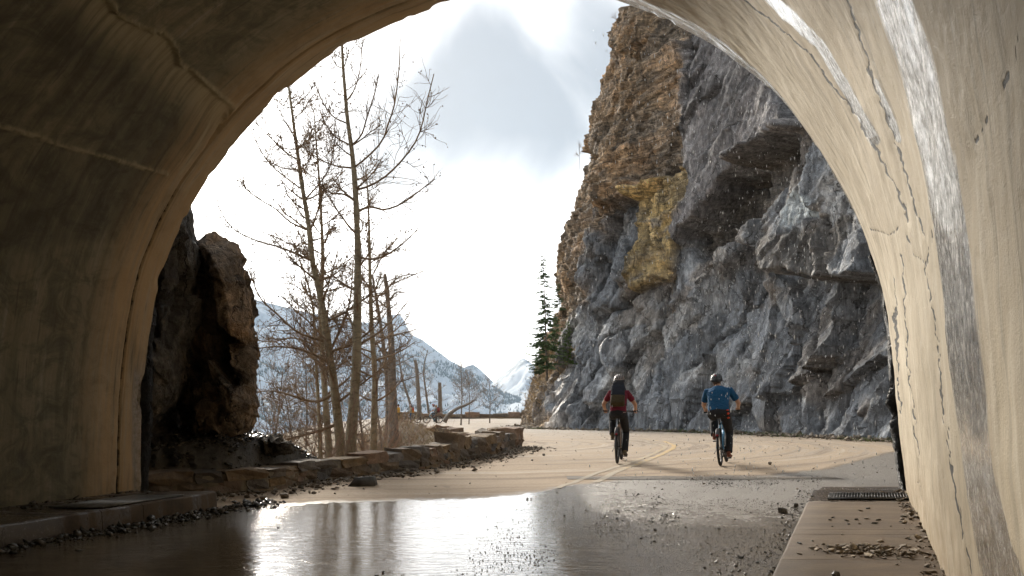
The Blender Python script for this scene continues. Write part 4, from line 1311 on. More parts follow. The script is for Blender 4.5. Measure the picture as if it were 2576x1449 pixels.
# ------------------------------------------------------------------ mountains
def mountain(name, ridge, Yr, Yf, zf, label, seed, nx=460, nt=170, rockbias=0.0):
    rg = np.array(ridge, float)
    px = np.linspace(rg[0, 0], rg[-1, 0], nx)
    py = np.interp(px, rg[:, 0], rg[:, 1])
    X0 = (px - CX) * Yr / FPX
    Z0 = CAM_Z + (HY - py) * Yr / FPX
    t = np.linspace(0, 1, nt) ** 1.15
    Y = Yr + (Yf - Yr) * t[:, None] + 0 * X0[None]
    X = X0[None] * (1 + 0.0 * t[:, None]) + (1 - Y / Yr) * 500.0
    fall = 0.62 * t ** 0.85 + 0.38 * t
    Z = Z0[None] * (1 - fall[:, None]) + zf * fall[:, None]
    hgt = np.clip(Z0[None] - zf, 60, None)
    rn = ridged(X * 0.0016 + 0.0006 * Y, Y * 0.0009, 0 * X, 5, seed)
    fn = fbm(X * 0.006, Y * 0.005, 0 * X, 5, seed + 7)
    env = sstep(t, 0.0, 0.12)[:, None] * sstep(t, 1.05, 0.7)[:, None]
    Z = Z + env * hgt * (0.10 * (rn - 1.0) + 0.045 * (fn - 0.8))
    # cliffs and rock bands below the crest
    rock = sstep(t, 0.20, 0.03)[:, None] * (0.28 + 0.25 * fn) + 0.12 * rn - 0.12 + rockbias
    me = mesh_np(name, np.stack([X, Y, Z], 2).reshape(-1, 3), grid_faces(nt, nx, True), True)
    add_attr(me, 'rock', rock)
    o = link(name, me, M['snow'], kind='structure')
    return X, Y, Z


RIDGE_L = [(250, 735), (470, 722), (560, 734), (620, 748), (700, 768), (770, 786), (850, 800), (900, 810), (940, 812), (962, 800), (980, 793), (1003, 790), (1014, 800), (1026, 826), (1034, 842), (1060, 853), (1090, 875), (1130, 905), (1180, 934), (1212, 952), (1260, 985), (1330, 1010), (1420, 1030)]
mL = mountain('mountain_left', RIDGE_L, 6500, 2500, -330, '', 401)
mM = mountain('mountain_middle', [(1060, 1010), (1120, 960), (1150, 935), (1175, 921), (1190, 917), (1204, 926), (1228, 948), (1252, 972), (1290, 1000), (1330, 1020)], 8200, 6600, -300, '', 421, 160, 80, 0.08)
mR = mountain('mountain_right', [(1130, 1050), (1200, 1000), (1238, 965), (1262, 945), (1285, 925), (1303, 908), (1316, 900), (1330, 908), (1350, 926), (1390, 945), (1450, 962), (1600, 990)], 7600, 3000, -300, '', 431, 280, 130, 0.06)


def forest(name, mm, n, seed, dens, hmin, hmax):
    X, Y, Z = mm
    g = np.random.default_rng(seed)
    nt, nx = X.shape
    a, b = g.uniform(0, nt - 1.01, n * 14), g.uniform(0, nx - 1.01, n * 14)
    i, j = a.astype(int), b.astype(int)
    fa, fb = a - i, b - j

    def il(A):
        return A[i, j] * (1 - fa) * (1 - fb) + A[i + 1, j] * fa * (1 - fb) + A[i, j + 1] * (1 - fa) * fb + A[i + 1, j + 1] * fa * fb
    x, y, z = il(X), il(Y), il(Z)
    u, v = CX + FPX * x / y, HY - FPX * (z - CAM_Z) / y
    w = dens(u, v, x, y, z) * (y / 6500.0) ** 0.0
    k = np.nonzero(g.uniform(0, 1, len(x)) < w)[0][:n]
    x, y, z = x[k], y[k], z[k]
    h = g.uniform(hmin, hmax, len(k))
    r = h * g.uniform(0.20, 0.30, len(k))
    th = np.arange(5) * 2 * math.pi / 5
    ring = np.stack([x[:, None] + r[:, None] * np.cos(th), y[:, None] + r[:, None] * np.sin(th), np.repeat((z - 1)[:, None], 5, 1)], 2)
    top = np.stack([x, y, z + h], 1)[:, None]
    v = np.concatenate([ring, top], 1)
    f = np.stack([np.arange(5), (np.arange(5) + 1) % 5, np.full(5, 5)], 1)
    f = (f[None] + 6 * np.arange(len(k))[:, None, None]).reshape(-1, 3)
    return link(name, mesh_np(name, v.reshape(-1, 3), f, False), M['forest'], kind='stuff', label='dark conifer forest scattered over the snowy slope ' + ('below the long ridge' if seed == 1 else 'of the right-hand peak'), category='forest')


def dens_l(u, v, x, y, z):
    n = fbm(x * 0.0028, y * 0.0016, 0 * x, 4, 451)
    n2 = fbm(x * 0.012, y * 0.008, 0 * x, 3, 452)
    band_ = sstep(d_line(u, v, [(930, 905), (1060, 908), (1130, 936), (1190, 962), (1230, 985)]), 26, 8)
    band2 = sstep(d_line(u, v, [(640, 925), (740, 950), (800, 965)]), 28, 8) * 0.9
    band3 = sstep(d_line(u, v, [(1060, 1030), (1130, 1050), (1200, 1062)]), 14, 4) * 0.5
    sc = sstep(n + 0.55 * n2, 0.05, 0.75) * 0.50 * sstep(v, 850, 930) + 0.03 * sstep(v, 850, 900)
    return np.clip(np.maximum(np.maximum(np.maximum(band_, band2), band3) * sstep(n2, -0.55, 0.35), sc), 0, 1) * sstep(v, 815, 860)


forest('distant_forest', mL, 17000, 1, dens_l, 11, 21)
forest('distant_forest', mR, 6000, 2, lambda u, v, x, y, z: sstep(fbm(x * 0.003, y * 0.0015, 0 * x, 4, 461), 0.0, 0.7) * sstep(v, 925, 985), 12, 22)


# ------------------------------------------------------------------ stone walls
def stone_mesh(seed):
    g = np.random.default_rng(seed)
    bm = bmesh.new()
    bmesh.ops.create_cube(bm, size=1.0)
    bmesh.ops.subdivide_edges(bm, edges=bm.edges[:], cuts=1, use_grid_fill=True)
    for v in bm.verts:
        k = sum(abs(c) > 0.4 for c in v.co)
        v.co *= (1.0, 0.99, 0.965, 0.93)[k] if k < 3 else 0.94
        v.co += Vector(g.normal(0, 0.045, 3))
    me = bpy.data.meshes.new('stone')
    bm.to_mesh(me)
    bm.free()
    me.materials.append(M['stone'])
    return me


STONES = [stone_mesh(500 + k) for k in range(14)]
ROCKS = []
for k in range(10):
    g = np.random.default_rng(560 + k)
    bm = bmesh.new()
    bmesh.ops.create_icosphere(bm, subdivisions=1, radius=0.5)
    for v in bm.verts:
        v.co = Vector([math.copysign(abs(c * 2) ** 0.7 / 2, c) for c in v.co]) * g.uniform(0.72, 1.15)
    me = bpy.data.meshes.new('rock')
    bm.to_mesh(me)
    bm.free()
    ROCKS.append(me)


def place_stone(mesh, loc, size, ang, parent, tilt=0.0):
    o = bpy.data.objects.new('stone', mesh)
    COL.objects.link(o)
    o.parent = parent
    o.location = loc
    o.scale = size
    o.rotation_euler = (random.gauss(0, tilt), random.gauss(0, tilt), ang + random.gauss(0, tilt))
    return o


def stone_wall(path, hts, thick, label, seed, base=-0.12, lens=(0.26, 0.6), courses=3, step=None, raised=()):
    random.seed(seed)
    c = smooth_curve(path, 400)
    L = np.concatenate([[0], np.cumsum(np.linalg.norm(np.diff(c, axis=0), axis=1))])
    root = empty('stone_wall', (c[0, 0], c[0, 1], 0), 0, label=label, category='wall')
    off = Vector((-c[0, 0], -c[0, 1], 0))

    def at(s):
        x, y = np.interp(s, L, c[:, 0]), np.interp(s, L, c[:, 1])
        x2, y2 = np.interp(min(s + 0.05, L[-1]), L, c[:, 0]), np.interp(min(s + 0.05, L[-1]), L, c[:, 1])
        x1, y1 = np.interp(max(s - 0.05, 0), L, c[:, 0]), np.interp(max(s - 0.05, 0), L, c[:, 1])
        return x, y, math.atan2(y2 - y1, x2 - x1)
    hk = [q[0] * L[-1] for q in hts]
    hv = [q[1] for q in hts]
    # mortar core, set back from the stone faces
    core = MB()
    ss = np.linspace(0, L[-1], 90)
    rows = []
    for s in ss:
        x, y, a = at(s)
        nx, ny = -math.sin(a), math.cos(a)
        zr = float(z_road(y))
        hh = float(np.interp(s, hk, hv)) - 0.04
        w = thick / 2 - 0.022
        rows.append([(x + nx * w, y + ny * w, zr + base - 0.1), (x + nx * w, y + ny * w, zr + hh), (x - nx * w, y - ny * w, zr + hh), (x - nx * w, y - ny * w, zr + base - 0.1)])
    rows = np.array(rows) + np.array(off)
    core._rings(rows, rows[0].mean(0), rows[-1].mean(0))
    core.build('mortar_core', M['mortar'], root, False)
    for k in range(courses):
        s = random.uniform(-0.2, 0.0)
        while s < L[-1] - 0.05:
            ln = random.uniform(*lens) * (1.15 if k == courses - 1 else 1.0)
            m_ = min(max(s + ln / 2, 0.02), L[-1] - 0.02)
            x, y, a = at(m_)
            hh = float(np.interp(m_, hk, hv)) - base
            frac = [0, 0.38, 0.68, 1.0] if courses == 3 else [0, 0.5, 1.0]
            z0, z1 = frac[k] * hh + base, frac[k + 1] * hh + base
            if k < courses - 1:
                z0 += random.uniform(-0.02, 0.02)
            else:
                z1 += random.uniform(-0.03, 0.045)
                for r0, r1, dh in raised:
                    if r0 < m_ / L[-1] < r1:
                        z1 += dh
            zr = float(z_road(y))
            place_stone(random.choice(STONES), (x + off.x, y + off.y, zr + (z0 + z1) / 2), (ln * 1.03, thick * random.uniform(0.98, 1.1) * (1.04 if k == courses - 1 else 1.0), (z1 - z0) * 1.06), a, root, 0.03)
            s += ln
    return root


kk = WALL
front = kk[:11]
back = [kk[10], kk[11], kk[12], kk[13], kk[14]] if len(kk) > 14 else kk[10:]
stone_wall(front, [(0, .30), (.15, .33), (.3, .34), (.5, .40), (.62, .43), (.8, .42), (1, .42)], 0.46, 'low rubble stone wall curving along the left road edge from the tunnel mouth', 3, raised=((0.585, 0.63, 0.10), (0.80, 0.85, 0.08), (0.955, 1.0, 0.10)))
stone_wall(back, [(0, .46), (.3, .24), (.6, .20), (1, .30)], 0.5, 'short weathered stone wall behind the end of the long wall, dry grass before it', 5, base=-1.0, lens=(0.35, 0.75), raised=((0.22, 0.42, 0.12), (0.7, 1.0, 0.12)))
far_path = [(-13.5, 98.0), (-9, 100.5), (-4, 101.6), (3.5, 102.2)]
stone_wall(far_path, [(0, .5), (1, .5)], 0.5, 'far stone guard wall with notched top along the distant road bend', 6, base=-0.2, lens=(0.8, 1.6), courses=2, raised=((0.05, 0.1, .2), (.17, .22, .2), (.29, .34, .2), (.42, .47, .2), (.54, .59, .2), (.66, .71, .2), (.78, .83, .2), (.9, .95, .2)))


# ------------------------------------------------------------------ loose rocks
def rock(px, py, wpx, label, group=None, z=None, flat=0.6, m='chip', Y=None, asp=1.0, rz=None):
    if Y is None:
        if z is None:
            q = on_road(px, py)
        else:
            yy = (CAM_Z - z) * FPX / (py - HY)
            q = P(px, py, yy)
    else:
        q = P(px, py, Y)
    w = wpx * q[1] / FPX
    me = random.choice(ROCKS)
    o = bpy.data.objects.new('rock', me.copy())
    o.data.materials.clear()
    o.data.materials.append(M[m])
    COL.objects.link(o)
    o.location = (q[0], q[1], q[2] + w * flat * 0.36)
    o.scale = (w, w * random.uniform(0.6, 0.9), w * flat)
    o.rotation_euler = (random.gauss(0, 0.12), random.gauss(0, 0.12), random.uniform(0, 6.28) if rz is None else rz)
    o['label'] = label
    o['category'] = 'rock'
    if group:
        o['group'] = group
    return o


random.seed(21)
blk = MB()
bq = on_road(912, 1222)
blk.add(np.array([[-.20, -.14, 0], [.19, -.15, 0], [.21, .13, 0], [-.19, .14, 0], [-.09, -.10, .13], [.17, -.10, .15], [.18, .10, .14], [-.07, .10, .12]]) + 0, [[0, 3, 2, 1], [4, 5, 6, 7], [0, 1, 5, 4], [1, 2, 6, 5], [2, 3, 7, 6], [3, 0, 4, 7]])
o = blk.build('rock', simple('slate block', (0.085, 0.078, 0.07), 0.6, 0.4, 9.0, bmp=0.6), None, False, label='large flat-topped dark slate block on the road beside the low wall', category='rock')
o.location = (bq[0], bq[1], bq[2])
rock(1970, 1292, 27, 'wet grey rock, larger of the two near the right kerb', flat=0.7)
rock(2002, 1276, 20, 'dark wet rock touching the right kerb behind a larger one', flat=0.7)
rock(1937, 1170, 14, 'grey stone alone on the dry road right of the riders', m='drychip', flat=0.8)
rock(1338, 1132, 9, 'small pale stone on the road near the wall end', m='drychip')
rock(1339, 1159, 7, 'small dark stone on the dry road below the wall end')
for px, py, w in ((716, 1252, 26), (664, 1257, 20), (621, 1252, 18), (742, 1234, 15), (806, 1230, 15), (790, 1243, 16), (650, 1277, 12)):
    rock(px, py, w, 'angular brown stone fallen on the road edge below the left wall', 'stones below the left wall', m='drychip', flat=0.55)
for px, py, w in ((590, 1266, 16), (684, 1280, 13), (607, 1288, 10), (352, 1312, 18), (496, 1306, 15), (548, 1300, 9), (700, 1328, 6), (414, 1318, 10), (60, 1378, 16), (210, 1345, 14)):
    rock(px, py, w, 'wet black stone in the gutter along the left kerb', 'stones in the left gutter', flat=0.5)
for px, py, w in ((1327, 1256, 9), (1336, 1256, 7), (1648, 1335, 11), (1861, 1405, 17), (1807, 1332, 9), (1849, 1308, 9), (1780, 1302, 7), (1888, 1291, 8), (1891, 1387, 10), (1968, 1361, 10), (1960, 1378, 9), (1940, 1394, 9), (1700, 1300, 6)):
    rock(px, py, w, 'dark wet stone lying in the film of water on the tunnel road', 'stones in the water', flat=0.5)
Z8 = [(1160, 625, 60), (1255, 600, 60), (815, 712, 62), (1105, 738, 60), (1240, 725, 80), (1345, 785, 90), (985, 750, 75), (1385, 744, 75), (1150, 790, 40), (1010, 793, 45), (810, 823, 30), (1715, 700, 110), (1720, 575, 70), (1700, 540, 45), (1905, 670, 80), (1975, 805, 75), (930, 928, 55), (395, 1035, 72), (560, 1005, 36), (945, 1098, 30), (1390, 1130, 32), (1545, 820, 32), (1665, 765, 45), (1660, 500, 130), (1620, 1304, 65), (2000, 1330, 65), (2200, 1280, 80), (1780, 986, 80), (1770, 1080, 85), (780, 742, 48), (550, 444, 50), (1190, 440, 90), (910, 455, 80), (1310, 440, 100)]
for q, (x, y, w) in enumerate(Z8):
    rock(1932 + .2002 * x, 1159.2 + .2002 * y + 1, w * .2002, 'small flat slate chip lying on the right-hand tunnel pavement', 'slate chips on the right pavement', z=ZS, flat=0.28 if w > 60 else 0.42, m='chip' if q % 4 else 'drychip')
rock(2102, 1452, 26, 'round black stone at the bottom edge of the right pavement', z=ZS, flat=0.7)


def scatter(name, n, sampler, smin, smax, m, label, seed, flat=0.45, cat='gravel', tilt=0.3):
    g = np.random.default_rng(seed)
    pos = sampler(g, n)
    n = len(pos)
    size = smin + (smax - smin) * g.uniform(0, 1, n) ** 4.0
    v, f = chips(n, pos, size, flat, seed, tilt)
    return link(name, mesh_np(name, v, f, False), m, kind='stuff', label=label, category=cat)


def s_wet_right(g, n):
    y = g.uniform(5.2, 14.8, n * 6)
    x = g.uniform(-1.2, 5.2, n * 6)
    kx = kerb_x_right(y)
    # rows of gravel left by tyres, running with the tunnel
    lane = (x - y * 0.38)
    w = (0.5 + 0.5 * np.sin(lane * 9 + 2.2 * fbm(x * 0.8, y * 0.8, 0 * x, 3, 601))) * sstep(x - (kx - 3.4), 0, 1.6) * (0.35 + 0.65 * sstep(fbm(x * 1.2, y * 1.2, 0 * x, 3, 602), -0.3, 0.5))
    w = w * sstep(fbm(x * 0.7 + 5, y * 0.35, 0 * x, 3, 603), -0.15, 0.55) ** 1.5
    w += 0.8 * sstep(kx - x, 0.5, 0.05)
    k = (g.uniform(0, 1, len(x)) < w) & (x < kx - 0.03)
    x, y = x[k][:n], y[k][:n]
    return np.stack([x, y, z_road(y)], 1)


def s_grit(g, n):
    y = g.uniform(5.0, 15.5, n * 5)
    x = g.uniform(-0.6, 5.4, n * 5)
    kx = kerb_x_right(y)
    w = sstep(x - (kx - 4.0), 0, 2.2) * sstep(fbm(x * 1.6, y * 0.8, 0 * x, 4, 604), -0.5, 0.7)
    k = (g.uniform(0, 1, len(x)) < w) & (x < kx - 0.02)
    x, y = x[k][:n], y[k][:n]
    return np.stack([x, y, z_road(y)], 1)


def s_gutter_left(g, n):
    y = g.uniform(6.5, 11.6, n * 3)
    d = np.abs(g.normal(0, 0.22, n * 3)) + 0.02
    x = kerb_x_left(y) + d
    return np.stack([x, y, 0 * x], 1)[:n]


def s_wall_foot(g, n):
    c = smooth_curve(WALL[:11], 300)
    k = g.integers(0, 299, n)
    d = np.abs(g.normal(0, 0.35, n)) + 0.26
    t = np.gradient(c, axis=0)
    t /= np.linalg.norm(t, axis=1)[:, None]
    p = c[k] + np.stack([t[k, 1], -t[k, 0]], 1) * d[:, None] + g.normal(0, 0.04, (n, 2))
    return np.stack([p[:, 0], p[:, 1], z_road(p[:, 1]) + 0.004], 1)


def s_cliff_foot(g, n):
    c = smooth_curve(FOOT[2:9], 400)
    t = np.gradient(c, axis=0)
    t /= np.linalg.norm(t, axis=1)[:, None]
    k = g.integers(0, 399, n)
    d = np.abs(g.normal(0, 0.5, n)) + 0.05
    p = c[k] + np.stack([-t[k, 1], t[k, 0]], 1) * d[:, None]
    return np.stack([p[:, 0], p[:, 1], z_road(p[:, 1]) + 0.004], 1)


def s_scree(g, n):
    x, y = g.uniform(-5.4, -2.4, n * 3), g.uniform(12.0, 16.0, n * 3)
    d = sd_poly(x, y, PLAT)
    k = d > 0.03
    x, y = x[k][:n], y[k][:n]
    z, _ = ground_z(x, y)
    return np.stack([x, y, z], 1)


def s_dry(g, n):
    x, y = g.uniform(-2.5, 11, n * 3), g.uniform(12, 45, n * 3)
    d = sd_poly(x, y, PLAT)
    k = d < -0.4
    x, y = x[k][:n], y[k][:n]
    return np.stack([x, y, z_road(y) + 0.004], 1)


def s_pave(g, n):
    y = g.uniform(5.6, 11.0, n)
    x = wall_x(y, 1) - 0.12 - np.abs(g.normal(0, 0.10, n))
    k = (x > kerb_x_right(y) + 0.1)
    pile = g.normal(0, 1, (n, 2)) * [0.16, 0.14] + [2.62, 6.75]
    xy = np.vstack([np.stack([x, y], 1)[k], pile[pile[:, 0] < wall_x(pile[:, 1], 1) - 0.05]])
    return np.stack([xy[:, 0], xy[:, 1], np.full(len(xy), ZS + 0.002)], 1)


def s_lpave(g, n):
    y = g.uniform(8.6, 11.0, n)
    x = wall_x(y, -1) + 0.12 + np.abs(g.normal(0, 0.25, n))
    k = x < kerb_x_left(y) - 0.06
    return np.stack([x[k], y[k], np.full(k.sum(), ZS + 0.002)], 1)


scatter('gravel', 6500, s_wet_right, 0.003, 0.026, M['chip'], 'wet slate gravel strewn over the right half of the tunnel road', 611)
scatter('grit', 16000, s_grit, 0.002, 0.012, M['chip'], 'fine wet grit washed over the tunnel road towards the right kerb', 620)
scatter('gravel', 1500, s_gutter_left, 0.010, 0.07, M['chip'], 'wet black gravel heaped along the left kerb', 612)
scatter('gravel', 2200, s_wall_foot, 0.010, 0.075, M['drychip'], 'dry gravel and leaf litter along the foot of the low wall', 613)
scatter('gravel', 3000, s_cliff_foot, 0.02, 0.20, M['drychip'], 'rubble and dead leaves along the foot of the cliff', 614)
scatter('scree', 4500, s_scree, 0.012, 0.09, M['chip'], 'dark slate scree between the low wall and the rock slabs', 615, 0.3)
scatter('scree', 4500, s_scree, 0.010, 0.06, M['drychip'], 'paler dry chips lying among the dark scree behind the low wall', 619, 0.3)
scatter('gravel', 900, s_dry, 0.006, 0.035, M['drychip'], 'scattered grit on the dry dusty road', 616)
scatter('gravel', 420, s_pave, 0.008, 0.055, M['drychip'], 'stone chips gathered along the foot of the right tunnel wall', 617, 0.3)
scatter('gravel', 160, s_lpave, 0.008, 0.05, M['chip'], 'small wet chips on the left tunnel pavement', 618, 0.35)


# ------------------------------------------------------------------ trees
def d2(x, y):
    return 515.2 + .4148 * x, 85.9 + .4148 * y


def branch_curve(p0, d0, ln, g, up=0.5, n=7, wob=0.10):
    pts = [np.array(p0, float)]
    d = np.array(d0, float)
    for _ in range(n - 1):
        d = d + np.array([0, 0, up / n]) + g.normal(0, wob, 3) / 1.2
        d /= np.linalg.norm(d)
        pts.append(pts[-1] + d * ln / (n - 1))
    return np.array(pts)


def bare_tree(name, label, trunk_px, Y, r0, r1, explicit=(), nauto=14, f0=0.2, blen=1.6, seed=1, group=None, bark='aspen', catkins=True, dense=1.0, up=0.7, drift=0.0, sublen=1.0):
    g = np.random.default_rng(seed)
    tp = np.array([P(x, y, Y + drift * k / max(1, len(trunk_px) - 1)) for k, (x, y) in enumerate(trunk_px)])
    gz = float(ground_z(tp[:1, 0], tp[:1, 1])[0][0])
    base = tp[0].copy()
    base[2] = min(gz, base[2]) - 0.15
    base[:2] += (tp[0] - tp[1])[:2] * 0.3
    tp = np.vstack([base, tp])
    c = smooth_curve(tp, 46)
    Ls = np.concatenate([[0], np.cumsum(np.linalg.norm(np.diff(c, axis=0), axis=1))])
    fr = Ls / Ls[-1]
    rad = r0 + (r1 - r0) * fr ** 0.9
    rad = rad * (1 + 0.45 * np.exp(-fr / 0.02)) * (1 + 0.04 * g.normal(0, 1, len(fr)))
    root = empty(name, tuple(base), 0, label=label, category='tree')
    if group:
        root['group'] = group
    tr = MB()
    tr.tube(c - base, rad, 10)
    # knots and bark scars
    for _ in range(5):
        k = g.integers(4, 38)
        a_ = g.uniform(0, 6.28)
        tr.ball(c[k] - base + np.array([math.cos(a_), math.sin(a_), 0]) * rad[k] * 0.85, (rad[k] * .4, rad[k] * .4, rad[k] * .6), 6)
    tr.build('trunk', M[bark], root)
    limbs, twigs, cats = MB(), MB(), []
    mains = []
    for e in explicit:
        dy = g.uniform(-0.8, 0.8)
        pts = np.array([P(x, y, Y + dy * k / (len(e) - 1)) for k, (x, y) in enumerate(e)])
        k = np.argmin(np.linalg.norm(c - pts[0], axis=1))
        pts[0] = c[k]
        bc = smooth_curve(pts, 14)
        rb = max(0.014, min(rad[k] * 0.42, 0.04))
        limbs.tube(bc - base, np.linspace(rb, 0.010, 14), 5)
        mains.append((bc, rb, True))
    nauto = int(nauto * 1.5)
    for i in range(nauto):
        f = f0 + (1 - f0) * (i + g.uniform(0, 1)) / nauto
        k = int(np.clip(np.searchsorted(fr, f), 1, 45))
        az = i * 2.4 + g.uniform(-.5, .5)
        el = g.uniform(0.15, 0.6)
        ln = blen * (1.12 - f) ** 0.6 * g.uniform(0.55, 1.15)
        d0 = np.array([math.cos(az) * math.cos(el), math.sin(az) * math.cos(el), math.sin(el)])
        bc = branch_curve(c[k], d0, ln, g, up, 9, 0.09)
        rb = max(0.009, min(rad[k] * 0.40, 0.03))
        limbs.tube(bc - base, np.linspace(rb, 0.007, 9), 4)
        mains.append((bc, rb, False))
    for bc, rb, ex in mains:
        ln = np.linalg.norm(np.diff(bc, axis=0), axis=1).sum()
        ns = int(4 + ln * 6.5 * dense)
        for q in range(ns):
            f = g.uniform(0.18, 0.98)
            k = int(f * (len(bc) - 1))
            t = bc[min(k + 1, len(bc) - 1)] - bc[max(k - 1, 0)]
            t /= np.linalg.norm(t) + 1e-9
            d0 = t + g.normal(0, 0.62, 3)
            d0 /= np.linalg.norm(d0)
            sl_ = (0.18 + 0.42 * ln * (1 - f) * g.uniform(0.3, 0.8)) * sublen
            sc = branch_curve(bc[k], d0, sl_, g, 0.35, 6, 0.16)
            twigs.tube(sc - base, np.linspace(max(0.0070, rb * 0.34), 0.0045, 6), 3, False)
            for w in range(int(g.integers(2, 4 + int(3 * dense)))):
                k2 = int(g.integers(1, 6))
                d1 = (sc[k2] - sc[k2 - 1])
                d1 = d1 / (np.linalg.norm(d1) + 1e-9) + g.normal(0, 0.7, 3)
                d1 /= np.linalg.norm(d1)
                tw = branch_curve(sc[k2], d1, g.uniform(0.14, 0.48) * sublen, g, 0.3, 4, 0.18)
                twigs.tube(tw - base, np.linspace(0.0050, 0.0034, 4), 3, False)
                cats.append(tw[-1] - base)
            cats.append(sc[-1] - base)
    limbs.build('limbs', M[bark] if bark == 'greybark' else M['twig'], root, kind='stuff')
    twigs.build('twigs', M['twig'], root, kind='stuff')
    if catkins and len(cats):
        cats = np.array(cats)[g.uniform(0, 1, len(cats)) < 0.22]
        cats = np.vstack([cats, cats + g.normal(0, 0.03, cats.shape)])
        v, f = chips(len(cats), cats - [0, 0, 0.02], g.uniform(0.010, 0.022, len(cats)), 1.6, seed, 0.5)
        link('catkins', mesh_np('catkins', v, f, False), M['twig'], root, kind='stuff')
    return root


T1 = [(881, 1150), (889, 1029), (897, 914), (899, 780), (900, 644), (897, 542), (892, 450), (884, 370), (874, 300), (868, 230), (862, 150), (859, 60)]
E1 = [[d2(*q) for q in e] for e in ([(910, 810), (985, 745), (1075, 650), (1110, 550), (1145, 450), (1165, 330), (1180, 180), (1185, 20)], [(925, 970), (1000, 920), (1100, 860), (1200, 760), (1280, 650), (1320, 540), (1350, 400), (1390, 240)], [(890, 685), (950, 610), (985, 500), (1030, 360), (1055, 240)], [(860, 440), (900, 350), (940, 220), (955, 30)], [(855, 570), (780, 500), (720, 420), (660, 280)], [(870, 685), (790, 620), (730, 540), (700, 470)], [(930, 1065), (1000, 1045), (1080, 1065), (1180, 1035), (1290, 960), (1390, 880)], [(905, 985), (840, 970), (760, 960), (690, 900)], [(895, 830), (800, 800), (700, 760), (600, 690)], [(935, 1365), (1010, 1365), (1100, 1340), (1200, 1270), (1300, 1180)])]
bare_tree('aspen_tree', 'tallest bare aspen with pale straight trunk and sweeping right-hand limbs', T1, 18.6, 0.135, 0.022, E1, 14, 0.32, 1.5, 701, 'bare aspens behind the low wall', dense=0.8)
T2 = [(858, 1150), (843, 990), (824, 856), (805, 740), (787, 663), (776, 563), (760, 467), (743, 343), (727, 223), (722, 170)]
E2 = [[d2(*q) for q in e] for e in ([(585, 925), (480, 860), (400, 790), (330, 690), (290, 600), (268, 550)], [(620, 1190), (520, 1140), (430, 1060), (330, 1000), (240, 930), (212, 870)], [(640, 1360), (480, 1300), (340, 1260), (200, 1200), (130, 1130), (80, 1040)], [(560, 705), (480, 690), (400, 630), (300, 530)], [(575, 820), (470, 810), (370, 760)], [(600, 980), (700, 900), (760, 800), (790, 640)])]
E2 += [[(797, 875), (751, 836), (693, 786), (654, 748), (624, 675)], [(836, 894), (866, 806), (882, 744), (888, 655)], [(830, 900), (760, 880), (690, 872), (630, 880)], [(846, 1000), (790, 1010), (700, 985), (640, 985)], [(850, 1060), (780, 1090), (700, 1110), (640, 1130)]]
bare_tree('aspen_tree', 'bare aspen leaning left with many arching limbs over the brown rock', T2, 18.9, 0.125, 0.018, E2, 24, 0.25, 1.7, 702, 'bare aspens behind the low wall', dense=1.25)
T3 = [(828, 1150), (820, 1029), (812, 900), (806, 780), (812, 667), (806, 501), (797, 376), (790, 285)]
bare_tree('aspen_tree', 'slender bare aspen just behind the left-leaning trunk', T3, 20.2, 0.10, 0.012, [[(806, 700), (770, 640), (700, 600), (650, 580)], [(812, 880), (740, 850), (680, 860), (620, 850)]], 24, 0.3, 1.5, 703, 'bare aspens behind the low wall', dense=1.2)
T3b = [(806, 1150), (800, 1000), (792, 860), (788, 779), (770, 700), (742, 620)]
bare_tree('aspen_tree', 'thin crooked aspen stem left of the slender one, bending left', T3b, 20.8, 0.075, 0.012, (), 16, 0.3, 1.4, 713, 'bare aspens behind the low wall', dense=1.1)
T4 = [(939, 1150), (943, 952), (938, 870), (934, 798), (930, 667), (928, 560), (925, 480), (920, 420)]
bare_tree('aspen_tree', 'bare aspen with straight thin trunk right of the tallest one', T4, 21.5, 0.115, 0.012, [[(935, 700), (965, 640), (1000, 600), (1040, 575)], [(936, 760), (980, 720), (1020, 700), (1070, 680)], [(940, 900), (900, 880), (870, 850)]], 20, 0.32, 1.5, 704, 'bare aspens behind the low wall', dense=0.9)
T5 = [(990, 1100), (987, 980), (985, 875), (976, 760), (968, 690)]
bare_tree('dead_tree', 'thick grey dead trunk with broken top beside the far walkers', T5, 30.5, 0.19, 0.06, [[(972, 730), (1000, 700), (1040, 690), (1060, 705)], [(974, 760), (1000, 735), (1030, 740)], [(984, 850), (1010, 840), (1030, 855)]], 12, 0.35, 1.6, 705, bark='greybark', catkins=False, dense=0.6, up=0.3)
T6 = [(978, 1090), (975, 980), (966, 880), (955, 800), (945, 740), (936, 690)]
bare_tree('dead_tree', 'grey dead stem leaning left out of the thick trunk', T6, 31.2, 0.12, 0.03, (), 12, 0.4, 1.5, 706, bark='greybark', catkins=False, dense=0.6, up=0.3)
